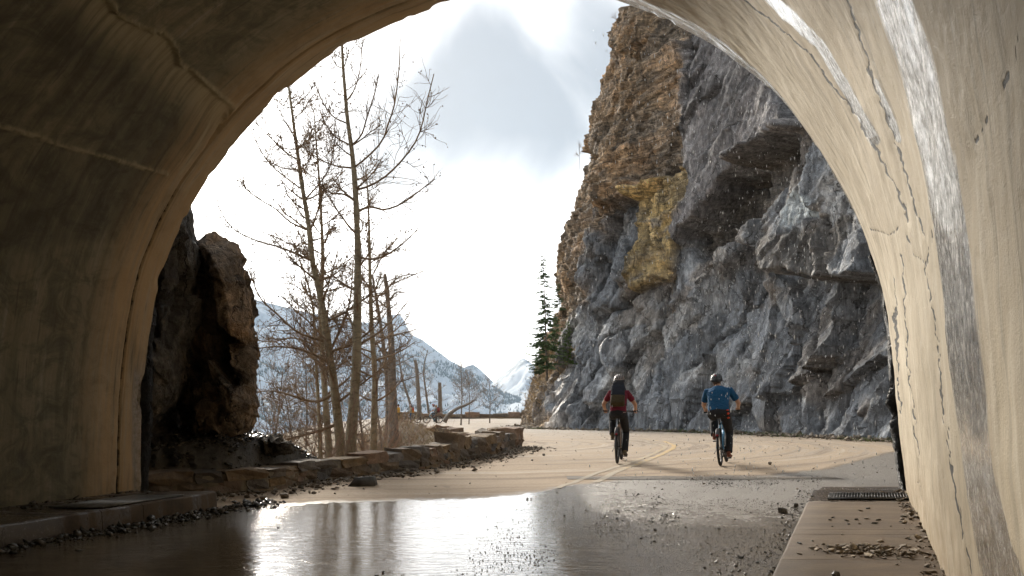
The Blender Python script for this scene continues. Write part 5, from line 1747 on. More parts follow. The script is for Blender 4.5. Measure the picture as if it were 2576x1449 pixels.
SN = [([(1056, 1068), (1053, 1000), (1048, 930), (1044, 905)], 96, .30, .16, 'grey broken snag behind the walker with the red pack', 4), ([(1083, 1068), (1072, 990), (1066, 930), (1076, 880)], 104, .17, .05, 'thin forked bare tree beyond the pair of walkers', 12), ([(1107, 1066), (1107, 1010), (1106, 962)], 105, .30, .20, 'short broken stump pole behind the pair of walkers', 3),
      ([(1042, 1066), (1030, 1010), (1012, 950), (1003, 890)], 95, .18, .06, 'leaning grey bare stem near the thick dead trunk', 8), ([(1160, 1060), (1162, 1000), (1160, 940), (1158, 905)], 70, .07, .01, 'small bare sapling before the snowy slope', 16), ([(1232, 1060), (1233, 1000), (1231, 955)], 85, .07, .01, 'thin lone sapling near the far road bend', 12), ([(1180, 1058), (1181, 990), (1178, 950)], 75, .05, .01, 'spindly bare sapling right of the broken snag', 14),
      ([(914, 1140), (905, 1040), (896, 960), (888, 900)], 25, .05, .015, 'thin bent stem between the tallest aspens', 10), ([(960, 1130), (950, 1040), (942, 980)], 27, .045, .015, 'thin bent stem right of the aspen trunks', 8), ([(770, 1150), (772, 1020), (768, 900)], 24, .05, .01, 'thin sapling in the brush left of the aspens', 20), ([(690, 1150), (700, 1040), (712, 930)], 23, .045, .01, 'leftmost thin sapling in the brush by the brown rock', 22), ([(735, 1150), (728, 1060), (716, 980)], 22, .04, .01, 'bent sapling between brown rock and aspens', 22)]
for q, (pp, Yq, ra, rb, lab, na) in enumerate(SN):
    bare_tree('bare_tree', lab, pp, Yq, ra, rb, (), na, 0.3, 1.8 * (Yq / 50) ** 0.8, 720 + q, bark='greybark', catkins=False, dense=0.5, up=0.5, sublen=1.3)
lg = [P(1118, 1062, 60), P(1128, 1045, 60), P(1150, 1028, 60), P(1175, 1018, 60), P(1197, 1005, 60)]
lo = MB().tube(smooth_curve(lg, 14) - lg[0], np.linspace(.16, .05, 14), 7).build('fallen_limb', M['greybark'], None, label='bent dead limb leaning over the far wall before the snow', category='limb')
lo.location = lg[0]
for px, py, h_, lab, sd_ in ((1578, 150, 95, 'small bare tree growing from the cliff top edge', 741), (1458, 412, 62, 'thin bare sapling on the cliff shoulder', 742), (1690, 690, 120, 'small bare sapling rooted under the yellow rock', 743)):
    q = on_cliff(px, py)
    if sd_ == 741:
        q = q + np.array([0, -0.2, 0])
    lx = -18 if sd_ == 741 else (-4 if sd_ == 742 else -45)
    bp = [(px, py), (px + lx * .3, py - h_ * .4), (px + lx * .7, py - h_ * .75), (px + lx, py - h_)]
    bare_tree('bare_tree', lab, bp, float(q[1]), .035, .008, (), 26 if sd_ == 741 else 8, 0.15, 2.2 if sd_ == 741 else 0.6, sd_, bark='greybark', catkins=False, dense=0.7, up=0.5)


def conifer(name, label, base, h, wid, m, seed, trunk_r, lean=(0, 0), whorls=26, open_=1.0):
    g = np.random.default_rng(seed)
    root = empty(name, tuple(base), 0, label=label, category='tree')
    t = np.linspace(0, 1, 12)
    tp = np.stack([lean[0] * t ** 1.3, lean[1] * t, -0.3 + (h + 0.3) * t], 1)
    MB().tube(tp, trunk_r * (1.03 - t), 7).build('trunk', M['greybark'], root)
    br, nd_v, nd_f, nn = MB(), [], [], 0
    quads = []
    for wv_ in range(whorls * 5):
        f = 0.04 + 0.95 * g.uniform() ** 0.9
        z = h * f
        az = g.uniform(0, 6.28)
        ln = wid * (1 - f) ** 0.8 * g.uniform(0.45, 1.15) + 0.06
        d = np.array([math.cos(az), math.sin(az), 0])
        s = np.linspace(0, 1, 6)
        cc = np.array([np.interp(z / h, t, tp[:, 0]), np.interp(z / h, t, tp[:, 1]), z])
        dr, upt = g.uniform(-.55, -.15), g.uniform(0.05, 0.30)
        p = cc + d * ln * s[:, None] + np.array([0, 0, 1]) * ((dr * s + upt * s ** 2) * ln)[:, None]
        br.tube(p, np.linspace(max(.004, trunk_r * .2), .003, 6), 3, False)
        side = np.array([-d[1], d[0], 0])
        for q in range(int(8 + ln * 42)):
            u = g.uniform(0.12, 1.02)
            o = np.array([np.interp(u, s, p[:, k]) for k in range(3)])
            sl_ = (0.07 + 0.20 * ln * (1.1 - u)) * g.uniform(0.6, 1.2)
            sg = 1 if q % 2 else -1
            dirv = d * g.uniform(.3, .9) + side * sg * g.uniform(0.2, 1.0) + np.array([0, 0, g.uniform(-.7, .1)])
            dirv /= np.linalg.norm(dirv)
            wv = np.cross(dirv, g.normal(0, 0.5, 3) + np.array([0, 0, 1.0]))
            wv = wv / np.linalg.norm(wv) * sl_ * 0.30
            quads.append([o, o + dirv * sl_ * .55 + wv, o + dirv * sl_, o + dirv * sl_ * .5 - wv])
    br.build('limbs', M['greybark'], root, kind='stuff')
    qv = np.array(quads).reshape(-1, 3)
    link('needles', mesh_np('needles', qv, np.arange(len(qv)).reshape(-1, 4), False), M[m], root, kind='stuff')
    return root


cb = P(1376, 945, 53.0)
conifer('spruce_tree', 'tall dark green spruce against the left edge of the cliff', cb, 7.2, 1.3, 'needle', 751, 0.075, (-0.25, 0), 40)
for px, py, h_, wd, m_, lab, sd_ in ((1428, 905, 2.5, .8, 'needle2', 'bright green young fir on the cliff slope', 752), (1402, 880, 2.4, .8, 'needle', 'darker young fir between the tall spruce and the bright one', 753), (1398, 770, 1.8, .55, 'needle', 'small fir clinging high to the cliff edge beside the spruce', 754)):
    q = on_cliff(px, py)
    conifer('young_fir', lab, q + np.array([-0.15, -0.3, -0.1]), h_, wd, m_, sd_, 0.03, (0, 0), 16)


# ------------------------------------------------------------------ brush, grass, moss
def stems(name, n, sampler, hmin, hmax, r, m, label, seed, cat, spread=0.5, side=2, npt=5):
    g = np.random.default_rng(seed)
    pos = sampler(g, n)
    mb = MB()
    for p in pos:
        ln = g.uniform(hmin, hmax)
        az = g.uniform(0, 6.28)
        d0 = np.array([math.cos(az) * spread, math.sin(az) * spread, 1.0]) + g.normal(0, 0.15, 3)
        d0 /= np.linalg.norm(d0)
        c = branch_curve(p, d0, ln, g, g.uniform(-0.5, 0.2), npt, 0.10)
        mb.tube(c, np.linspace(r, r * 0.35, npt), 3, False)
        for _ in range(side):
            k = int(g.integers(1, npt - 1))
            d1 = (c[k + 1] - c[k]) / (np.linalg.norm(c[k + 1] - c[k]) + 1e-9) + g.normal(0, 0.5, 3)
            d1 /= np.linalg.norm(d1)
            c2 = branch_curve(c[k], d1, ln * g.uniform(0.25, 0.5), g, 0.1, 4, 0.12)
            mb.tube(c2, np.linspace(r * 0.6, r * 0.25, 4), 3, False)
    return mb.build(name, m, None, False, kind='stuff', label=label, category=cat)


def s_brush(g, n):
    x, y = g.uniform(-12, -1.2, n * 4), g.uniform(15, 31, n * 4)
    d = sd_poly(x, y, PLAT)
    k = (d > 0.35) & (x / y < -0.11)
    x, y = x[k][:n], y[k][:n]
    return np.stack([x, y, ground_z(x, y)[0]], 1)


def s_bank(g, n):
    x, y = g.uniform(-9, 0.2, n * 5), g.uniform(17, 34, n * 5)
    d = sd_poly(x, y, PLAT)
    k = (d > 0.1) & (d < 5)
    x, y = x[k][:n], y[k][:n]
    return np.stack([x, y, ground_z(x, y)[0]], 1)


def s_cliffgrass(g, n):
    k = (CPU > 1325) & (CPU < 1480) & (CPV > 880) & (CPV < 1075) & (CLY < 66) & (CPU < 1330 + (1085 - CPV) * 0.62)
    ids = np.nonzero(k.ravel())[0]
    ids = ids[g.integers(0, len(ids), n)]
    return np.stack([CLX.ravel()[ids], CLY.ravel()[ids], CLZ.ravel()[ids]], 1)


def s_footmoss(g, n):
    p = s_cliff_foot(g, n * 3)
    k = fbm(p[:, 0] * 0.8, p[:, 1] * 0.8, 0 * p[:, 0], 2, 801) > 0.1
    return p[k][:n]


stems('brush', 1000, s_brush, 0.7, 2.6, 0.007, M['brush'], 'reddish brown leafless thicket on the slope behind the low wall', 761, 'brush', 0.6, 3)
stems('dry_grass', 6500, s_bank, 0.15, 0.6, 0.006, M['grass'], 'dry straw-coloured grass on the bank behind the low wall', 762, 'grass', 0.8, 0, 4)
stems('dry_grass', 1500, s_cliffgrass, 0.2, 0.8, 0.012, M['grass'], 'dry grass and dead brush hanging on the left foot of the cliff', 763, 'grass', 1.0, 1, 4)
stems('moss_grass', 700, s_footmoss, 0.05, 0.22, 0.012, M['moss'], 'green grass tufts along the foot of the cliff', 764, 'grass', 0.8, 0, 3)


# ------------------------------------------------------------------ water dripping from the tunnel mouth
def build_drops():
    g = np.random.default_rng(771)
    n = 2000
    u = np.concatenate([g.normal(1830, 130, 700), g.normal(1900, 30, 200), g.uniform(1480, 2250, 600), g.normal(2120, 90, 500)])
    v = g.uniform(40, 1300, n)
    Y = g.uniform(11.3, 12.6, n)
    x, z = (u - CX) * Y / FPX, CAM_Z - (v - HY) * Y / FPX
    k = (z > 0.05) & (u < 2235) & (u > 1450)
    x, Y, z = x[k], Y[k], z[k]
    n = len(x)
    r = 0.0022 + 0.0055 * g.uniform(0, 1, n) ** 2 * (1 + 0.5 * (g.uniform(0, 1, n) < 0.12))
    ln = r * g.uniform(1.5, 5.0, n)
    th = np.arange(4) * math.pi / 2
    ring = np.stack([np.cos(th), np.sin(th), 0 * th], 1)
    v = np.concatenate([ring[None] * r[:, None, None], np.stack([0 * r, 0 * r, ln], 1)[:, None], np.stack([0 * r, 0 * r, -ln], 1)[:, None]], 1)
    v = v + np.stack([x, Y, z], 1)[:, None]
    f = np.array([[0, 1, 4], [1, 2, 4], [2, 3, 4], [3, 0, 4], [1, 0, 5], [2, 1, 5], [3, 2, 5], [0, 3, 5]])
    f = (f[None] + 6 * np.arange(n)[:, None, None]).reshape(-1, 3)
    link('water_drops', mesh_np('water_drops', v.reshape(-1, 3), f, True), M['drop'], kind='stuff', label='drops of melt water falling from the tunnel mouth', category='water')


build_drops()


# ------------------------------------------------------------------ bicycles
MK = dict(rubber=simple('tyre rubber', (0.02, 0.02, 0.02), 0.8, 0.2, 40), alloy=simple('alloy', (0.45, 0.45, 0.44), 0.35, 0.15, 30, metal=0.9), black=simple('black alloy', (0.025, 0.025, 0.027), 0.45, 0.2, 30),
          seat=simple('saddle vinyl', (0.02, 0.02, 0.02), 0.55), skin=simple('skin', (0.50, 0.285, 0.185), 0.55, 0.12, 14), hair=simple('dark hair', (0.02, 0.015, 0.012), 0.7), blackcloth=simple('black cloth', (0.014, 0.014, 0.016), 0.85, 0.35, 30, bmp=0.3))


def bicycle(label, heading, loc, frame_c, detail=1.0, roll=0.0, group=None):
    """local x forward, y left, origin at the rear tyre contact"""
    root = empty('bicycle', loc, heading, label=label, category='bicycle')
    root.rotation_euler = (roll, 0, heading)
    if group:
        root['group'] = group
    fm = simple('bicycle paint', frame_c, 0.35, 0.08, 20, coat=0.4)
    rw, wb = 0.345, 1.12
    sg = int(40 * detail) if detail >= 1 else 24
    for hx in (0.0, wb):
        w = empty('wheel', (hx, 0, rw))
        w.parent = root
        MB().torus((0, 0, 0), 1, rw - 0.024, 0.026, sg, 8).build('tyre', MK['rubber'], w)
        MB().torus((0, 0, 0), 1, rw - 0.058, 0.013, sg, 6, 1.1).build('rim', MK['black'], w)
        sp = MB()
        for k in range(int(24 * detail) if detail >= 1 else 12):
            a = k * 2 * math.pi / (24 if detail >= 1 else 12)
            sp.tube([(0.02 * math.cos(a + 0.7), 0.03 * (-1) ** k, 0.02 * math.sin(a + 0.7)), ((rw - 0.065) * math.cos(a), 0, (rw - 0.065) * math.sin(a))], 0.0014 if detail >= 1 else 0.004, 3, False)
        sp.build('spokes', MK['alloy'], w)
        MB().tube([(0, -0.06, 0), (0, 0.06, 0)], 0.028, 10).build('hub', MK['black'], w)
        MB().tube([(0, 0.045, 0), (0, 0.05, 0)], 0.085, 20).build('brake_disc', MK['alloy'], w)
    fr = MB()
    bb, st, hd0, hd1 = (0.44, 0, 0.29), (0.27, 0, 0.78), (0.86, 0, 0.66), (0.815, 0, 0.84)
    fr.tube([bb, (0.35, 0, 0.54), st], 0.018, 8)
    fr.tube([st, hd1], 0.020, 8)
    fr.tube([bb, (0.65, 0, 0.475), hd0], [0.034, 0.036, 0.03], 8)
    fr.tube([hd0, hd1], 0.026, 8)
    for s in (-1, 1):
        fr.tube([(0, s * 0.062, rw), (0.25, s * 0.055, 0.31), bb], 0.011, 6)
        fr.tube([(0, s * 0.062, rw), (0.15, s * 0.05, 0.58), (0.29, s * 0.012, 0.73)], 0.0095, 6)
    fr.build('frame', fm, root)
    fk = MB()
    fk.tube([hd0, (0.88, 0, 0.60)], 0.03, 8)
    for s in (-1, 1):
        fk.tube([(0.88, 0, 0.61), (0.885, s * 0.06, 0.58), (1.0, s * 0.062, 0.42), (wb, s * 0.06, rw)], [0.02, 0.02, 0.018, 0.013], 7)
    fk.build('fork', MK['black'], root)
    MB().tube([st, (0.215, 0, 0.90)], 0.0145, 8).build('seat_post', MK['black'], root)
    sd = MB()
    sd.loft([(0.08, 0, 0.935), (0.10, 0, 0.94), (0.16, 0, 0.94), (0.24, 0, 0.925), (0.34, 0, 0.925), (0.36, 0, 0.92)], [0.05, 0.075, 0.075, 0.04, 0.022, 0.012], [0.015, 0.028, 0.03, 0.028, 0.022, 0.012])
    sd.build('saddle', MK['seat'], root)
    hb = MB()
    hb.tube([hd1, (0.80, 0, 0.93), (0.835, 0, 1.02)], 0.017, 8)
    hb.tube([(0.80, -0.36, 1.035), (0.835, -0.12, 1.03), (0.84, 0, 1.025), (0.835, 0.12, 1.03), (0.80, 0.36, 1.035)], 0.0125, 8)
    hb.build('handlebar', MK['black'], root)
    for s in (-1, 1):
        MB().tube([(0.815, s * 0.24, 1.033), (0.80, s * 0.365, 1.035)], 0.017, 8).build('grip', MK['rubber'], root)
        MB().tube([(0.835, s * 0.21, 1.028), (0.885, s * 0.24, 1.0), (0.875, s * 0.33, 0.995)], 0.006, 5).build('brake_lever', MK['black'], root)
        # cranks stand upright: the right pedal is down, the left one up
        pz = bb[2] + 0.17 * s
        MB().tube([(bb[0], s * 0.06, bb[2]), (bb[0] + 0.01, s * 0.075, pz)], 0.011, 6).build('crank', MK['black'], root)
        MB().box((bb[0] + 0.01, s * 0.125, pz), (0.09, 0.085, 0.022)).build('pedal', MK['black'], root, False)
    MB().tube([(bb[0], -0.045, bb[2]), (bb[0], -0.052, bb[2])], 0.08, 22).build('chainring', MK['black'], root)
    MB().tube([(bb[0], -0.048, bb[2] + .08), (0.0, -0.048, rw + .04)], 0.005, 4).tube([(bb[0], -0.048, bb[2] - .08), (0.03, -0.048, 0.19), (0.0, -0.048, rw - .04)], 0.005, 4).build('chain', MK['black'], root)
    MB().box((0.02, -0.055, 0.22), (0.05, 0.02, 0.11)).build('derailleur', MK['black'], root, False)
    th = np.linspace(0.55, 2.55, 14)
    gd = np.stack([(rw + 0.03) * np.cos(th), 0 * th, rw + (rw + 0.03) * np.sin(th)], 1)
    MB().loft(gd, 0.034, 0.005).build('mudguard', MK['black'], root)
    MB().box((-0.30, 0, 0.60), (0.02, 0.05, 0.04)).build('rear_light', simple('red lens', (0.25, 0.01, 0.01), 0.3), root, False)
    MB().tube([(0.10, 0.07, 0.30), (-0.05, 0.085, 0.27), (-0.16, 0.09, 0.25)], 0.008, 5).build('kickstand', MK['black'], root)
    return root


# ------------------------------------------------------------------ people
def lerp(a, b, t):
    return np.asarray(a, float) * (1 - t) + np.asarray(b, float) * t


def solid(mb, name, m, parent, vox):
    me = apply_mods(mb.mesh('src'), [('REMESH', dict(mode='VOXEL', voxel_size=vox)), ('SMOOTH', dict(factor=0.5, iterations=5))], name)
    me.polygons.foreach_set('use_smooth', np.ones(len(me.polygons), bool))
    me.materials.clear()
    return link(name, me, m, parent)


RIDE = dict(pelvis=(.19, 0, .99), waist=(.245, 0, 1.15), chest=(.35, 0, 1.35), neck=(.43, 0, 1.49), head=(.50, 0, 1.635), hipR=(.22, -.095, .97), hipL=(.22, .095, .97),
            kneeR=(.585, -.13, .62), ankR=(.365, -.125, .225), toeR=(.50, -.135, .155), kneeL=(.655, .15, .90), ankL=(.365, .125, .565), toeL=(.50, .135, .495),
            shR=(.40, -.175, 1.40), elR=(.535, -.325, 1.17), wrR=(.755, -.315, 1.075), shL=(.40, .175, 1.40), elL=(.535, .325, 1.17), wrL=(.755, .315, 1.075), grip=True)
STAND = dict(pelvis=(0, 0, .92), waist=(0, 0, 1.06), chest=(.01, 0, 1.26), neck=(.0, 0, 1.44), head=(.03, 0, 1.60), hipR=(0, -.095, .90), hipL=(0, .095, .90), kneeR=(.03, -.11, .48), ankR=(-.02, -.11, .09), toeR=(.14, -.13, .04),
             kneeL=(.04, .11, .48), ankL=(.0, .11, .09), toeL=(.16, .13, .04), shR=(0, -.185, 1.38), elR=(.03, -.24, 1.10), wrR=(.24, -.12, 1.12), shL=(0, .185, 1.38), elL=(.03, .24, 1.10), wrL=(.22, .12, 1.16), grip=False)


def person(label, loc, heading, J, cols, vox=0.010, wide=1.0, size=1.0, sleeve=0.62, helmet=None, lower='trousers', roll=0.0, headturn=0.0, leanz=0.0):
    J = {k: (np.array(v, float) * [1, wide if k[:2] in ('sh', 'hi') else 1, 1] if not isinstance(v, bool) else v) for k, v in J.items()}
    root = empty('person', loc, heading, label=label, category='person')
    root.scale = (size, size, size)
    root.rotation_euler = (roll, 0, heading)
    b = MB()
    sp = [J['pelvis'] - [0, 0, .06], J['pelvis'], J['waist'], J['chest'], lerp(J['chest'], J['neck'], .62), J['neck']]
    tw = np.array([.10, .155, .135, .165, .15, .06]) * wide
    td = np.array([.08, .115, .10, .115, .085, .055]) * (0.5 + 0.5 * wide)
    b.loft(sp, tw, td)
    b.tube([lerp(J['chest'], J['neck'], .6), J['neck'], J['head'] - [0.012, 0, .05]], [.07, .056, .052], 10)
    hx, hy = math.cos(headturn), math.sin(headturn)
    b.ball(J['head'], (.092, .076, .112), 14)
    b.ball(J['head'] + [.075 * hx, .075 * hy, -.062], (.04, .045, .045), 8)
    b.ball(J['head'] + [.098 * hx, .098 * hy, -.012], (.018, .014, .022), 6)
    for s in (-1, 1):
        b.ball(J['head'] + [-.005 + hy * .074 * -s, s * .078 * hx, -.01], (.02, .012, .032), 6)
    for s, q in ((-1, 'R'), (1, 'L')):
        sh, el, wr = J['sh' + q], J['el' + q], J['wr' + q]
        b.tube([sh, lerp(sh, el, .5), el, lerp(el, wr, .35), wr], np.array([.060, .050, .041, .040, .029]) * (0.45 + 0.55 * wide), 10)
        f = (wr - el) / np.linalg.norm(wr - el)
        # hand: palm, four curled fingers, thumb
        pc = wr + f * .05
        b.loft([wr, wr + f * .04, wr + f * .085], [.026, .040, .038], [.020, .017, .014], side=(0, 1, 0) if J['grip'] else (0, .7, .7))
        for k in range(4):
            o = pc + f * .035 + np.array([0, (k - 1.5) * .021, 0])
            lk = (.9, 1.0, .95, .78)[k]
            b.tube([o, o + (f * .035 + [0, 0, -.010]) * lk, o + (f * .042 + [0, 0, -.038]) * lk, o + (f * .018 + [0, 0, -.052]) * lk], [.0105, .0098, .0090, .0080], 6)
        tb = wr + f * .02 + np.array([0, -s * .030, -.002])
        b.tube([tb, tb + f * .03 + [0, -s * .016, -.015], tb + f * .05 + [0, -s * .006, -.036]], [.0125, .011, .009], 6)
        hp, kn, an = J['hip' + q], J['knee' + q], J['ank' + q]
        b.tube([hp, lerp(hp, kn, .45), kn, lerp(kn, an, .35), an, an + [0, 0, -.03]], [.085, .074, .055, .056, .038, .036], 10)
    body = solid(b, 'body', cols['skin'] if 'skin' in cols else MK['skin'], root, vox)
    # shirt: torso and sleeves
    t = MB()
    hem = lerp(J['pelvis'], J['waist'], .10)
    t.loft([hem, lerp(J['pelvis'], J['waist'], .5), J['waist'], lerp(J['waist'], J['chest'], .5), J['chest'], lerp(J['chest'], J['neck'], .55), lerp(J['chest'], J['neck'], .9)],
           np.array([.175, .172, .165, .175, 0.185, .150, .080]) * wide, np.array([.132, .130, .122, .130, .132, .100, .07]) * (0.45 + 0.55 * wide), sides=20, power=2.3)
    for q in 'RL':
        sh, el, wr = J['sh' + q], J['el' + q], J['wr' + q]
        inn = lerp(sh, J['chest'], .45)
        if sleeve <= 1:
            pts = [inn, sh, lerp(sh, el, sleeve * .6), lerp(sh, el, sleeve)]
            rd_ = np.array([.085, .070, .064, .064])
        else:
            pts = [inn, sh, lerp(sh, el, .6), el, wr]
            rd_ = np.array([.085, .075, .064, .056, .042])
        t.tube(pts, rd_ * (0.4 + 0.6 * wide), 12)
    solid(t, 'shirt', cols['shirt'], root, vox)
    # trousers
    l = MB()
    l.loft([J['pelvis'] - [0, 0, .10], J['pelvis'] - [0, 0, .03], J['pelvis'] + [0, 0, .02], lerp(J['pelvis'], J['waist'], .35)], np.array([.12, .175, .178, .165]) * wide, np.array([.10, .138, .135, .120]) * (0.5 + 0.5 * wide))
    for q in 'RL':
        hp, kn, an = J['hip' + q], J['knee' + q], J['ank' + q]
        l.tube([lerp(hp, J['pelvis'], .3), hp, lerp(hp, kn, .5), kn, lerp(kn, an, .4), lerp(kn, an, .85), an], np.array([.10, .104, .090, .077, .074, .068, .066]) * (0.55 + 0.45 * wide), 12)
    tro = solid(l, 'trousers', cols['trousers'], root, vox)
    for q in 'RL':
        an, to = J['ank' + q], J['toe' + q]
        s = MB()
        heel = an + (an - to) * [.35, .35, 0] + [0, 0, to[2] - an[2] + .005]
        low = np.array([0, 0, -.01])
        s.loft([heel + [-.01, 0, .0], heel + [.015, 0, .012], lerp(heel, to, .5) + [0, 0, .010], to + low * .5, to + (to - heel) * .22 + low * 1.4], [.022, .036, .043, .047, .022], [.022, .036, .034, .026, .014], sides=12)
        s.tube([an + [0, 0, .035], lerp(an, heel, .6) + [.012, 0, 0.01]], [.045, .042], 10)
        sh_ = solid(s, 'shoe', cols['shoe'], root, min(vox, .010))
    hd = J['head']
    if helmet:
        hsh = MB()
        hr = np.linspace(0.0, 1.0, 9)
        ph = -0.12 + (math.pi / 2 + 0.10) * hr
        th = np.arange(26) * 2 * math.pi / 26
        ring = np.stack([np.cos(ph)[:, None] * np.cos(th) * .142, np.cos(ph)[:, None] * np.sin(th) * .112, np.repeat((np.sin(ph) * .118)[:, None], 26, 1)], 2)
        ring[..., 0] -= 0.012
        ring[..., 2] += 0.035 + 0.16 * ring[..., 0]
        ring = ring + hd
        hsh._rings(ring, ring[0].mean(0) + [0, 0, .05], ring[-1].mean(0))
        hm = hsh.build('helmet', helmet[0], root)
        for yy in (-.062, -.022, .022, .062):
            aa = np.linspace(0.45, 2.75, 12)
            k = math.sqrt(max(0.05, 1 - (yy / .112) ** 2))
            pth = np.stack([np.cos(aa) * .144 * k - .012, np.full(12, yy), np.sin(aa) * .120 * k + .035], 1)
            pth[:, 2] += 0.16 * pth[:, 0]
            for a0, a1 in ((0, 5), (6, 12)):
                MB().loft(pth[a0:a1] + hd, .011, .004).build('vent', helmet[1], hm)
        bd = MB()
        aa = np.linspace(math.pi * .55, math.pi * 1.45, 14)
        bd.loft(np.stack([np.cos(aa) * .140 - .012, np.sin(aa) * .112, .012 - 0.012 * np.cos(aa) ** 2], 1) + hd + [-.004, 0, 0], .028, .008, side=(0, 0, 1))
        bd.build('helmet_band', helmet[1], hm)
        hr_ = MB().ball(hd + [-.018, 0, -.018], (.088, .080, .088), 12)
        hr_.build('hair', cols.get('hair', MK['hair']), root)
    else:
        MB().ball(hd + [-.014, 0, .018], (.098, .086, .108), 14).build('hair', cols.get('hair', MK['hair']), root)
    return root, body, tro


def cloth(name, c):
    m, h, p = new_mat(name)
    co = h.n('ShaderNodeTexCoord').outputs['Object']
    n1 = h.noise(h.vmath('MULTIPLY', co, (1.0, 1.0, 2.2)), 9.0, 4.0, 0.6, 0.8).outputs[0]
    n2 = h.noise(co, 220.0, 2.0).outputs[0]
    put(h, p.inputs['Base Color'], h.ramp(n1, [(0.3, tuple(v * .82 for v in c)), (0.7, tuple(min(1, v * 1.12) for v in c))]))
    p.inputs['Roughness'].default_value = 0.9
    bump(h, p, h.math('ADD', h.math('MULTIPLY', n1, 1.0), h.math('MULTIPLY', n2, 0.08)), 1.0, 0.06)
    return m


def backpack(label, loc, heading, chest, waist, m1, m2, m3, s=1.0):
    """a rucksack on the wearer's back, in the wearer's own frame"""
    root = empty('backpack', loc, heading, label=label, category='backpack')
    up = lerp(chest, waist, 0) - np.asarray(waist, float)
    up /= np.linalg.norm(up)
    bk = np.array([-up[2], 0, up[0]])
    c0 = np.asarray(waist, float) + bk * .19 - up * .05

    def pad(mb, a, b, w, d, ofs, n=9):
        t = np.linspace(0, 1, n)
        r = np.clip(1 - np.abs(2 * t - 1) ** 6, 0.02, 1) ** .5
        mb.loft(c0 + up * (a + (b - a) * t)[:, None] + bk * ofs, w * (0.88 + 0.12 * r) * s, d * r * s, sides=20, power=3.6)
    mb = MB()
    pad(mb, .13, .42, .135, .085, 0)
    mb.build('main_bag', m1, root)
    mb = MB()
    pad(mb, -.06, .18, .142, .098, .006)
    mb.build('lower_pocket', m2, root)
    mb = MB()
    pad(mb, .385, .465, .118, .085, -.012)
    mb.build('lid', m3, root)
    for sd_ in (-1, 1):
        y = np.array([0, sd_ * .085, 0])
        MB().loft([c0 + up * .42 - bk * .05 + y, c0 + up * .50 - bk * .12 + y, c0 + up * .46 - bk * .26 + y * 1.25, c0 + up * .28 - bk * .345 + y * 1.5, c0 + up * .10 - bk * .30 + y * 1.7, c0 + up * .02 - bk * .06 + y * 1.5], .026, .006).build('shoulder_strap', m3, root)
        MB().tube([c0 + up * .16 + y * 1.62, c0 + up * .30 + y * 1.55 + bk * .03, c0 + up * .40 + y * 1.5], .005, 4).build('side_strap', m3, root)
    MB().tube([c0 + up * .49 + [0, -.03, 0], c0 + up * .525 - bk * .01, c0 + up * .49 + [0, .03, 0]], .006, 5).build('grab_loop', m3, root)
    return root


# left rider: maroon shirt, dark rucksack
lr = on_road(1553, 1166)
hL = R(90 - 11)
bicycle('dark bicycle with bronze frame ridden by the person in maroon', hL, tuple(lr), (0.30, 0.20, 0.15))
matL = dict(shirt=cloth('maroon cloth', (0.19, 0.012, 0.032)), trousers=MK['blackcloth'], shoe=simple('olive shoe', (0.13, 0.10, 0.06), 0.85))
pl, bl_, tl = person('cyclist in maroon shirt and pale helmet riding away with a dark backpack', tuple(lr), hL, RIDE, matL, helmet=(simple('pale helmet', (0.27, 0.21, 0.175), 0.4), simple('helmet black', (0.012, 0.012, 0.013), 0.5)), wide=0.97)
backpack('dark blue and olive rucksack on the back of the cyclist in maroon', tuple(lr), hL, RIDE['chest'], RIDE['waist'], cloth('slate nylon', (0.022, 0.028, 0.042)), cloth('olive nylon', (0.065, 0.045, 0.016)), cloth('dark nylon', (0.025, 0.028, 0.036)))
tg = MB()
for k in range(7):
    tg.box((.085 + 0.006 * (k % 2), -.055 - .016 * k, 1.015), (.004, .010, .016))
tg.build('hem_print', simple('print', (0.55, 0.40, 0.38), 0.8), pl, False)

# right rider: blue shirt
rr = on_road(1813, 1172)
hR = R(90 - 19)
bicycle('bicycle with blue frame ridden by the person in the blue shirt', hR, tuple(rr), (0.07, 0.27, 0.46), 1.0, -0.06)
matR = dict(shirt=cloth('blue cloth', (0.004, 0.085, 0.20)), trousers=MK['blackcloth'], shoe=simple('rust shoe', (0.17, 0.055, 0.03), 0.8), hair=simple('brown hair', (0.08, 0.05, 0.03), 0.8))
RIDE2 = dict(RIDE)
RIDE2.update(neck=(.44, 0, 1.485), head=(.52, .035, 1.60), shR=(.40, -.185, 1.395), shL=(.40, .185, 1.395), elR=(.53, -.345, 1.16), elL=(.54, .31, 1.15))
pr, br_, trr = person('broad cyclist in blue shirt and dark trousers riding away', tuple(rr), hR, RIDE2, matR, helmet=(simple('grey helmet', (0.06, 0.064, 0.07), 0.35, 0.3, 18), simple('helmet dark', (0.012, 0.012, 0.014), 0.5)), wide=1.17, size=1.03, sleeve=0.72, headturn=0.4, roll=-0.06)
om = simple('orange patch', (0.75, 0.07, 0.015), 0.6)
for zz, hh_ in ((1.03, .014), (.965, .024), (.885, .018)):
    pt = MB().ball((.12 + (1.05 - zz) * .25, -.175 - (1.05 - zz) * .02, zz), (.045, .030, hh_), 8).build('side_patch', om, trr)
MB().ball((.40, .045, 1.70), (.006, .022, .014), 8).build('emblem', simple('emblem red', (0.35, 0.02, 0.03), 0.5), pr)


# far walkers and their bicycles on the road bend
def far(px, Y=84.0):
    return ((px - CX) * Y / FPX, Y, float(z_road(Y)))


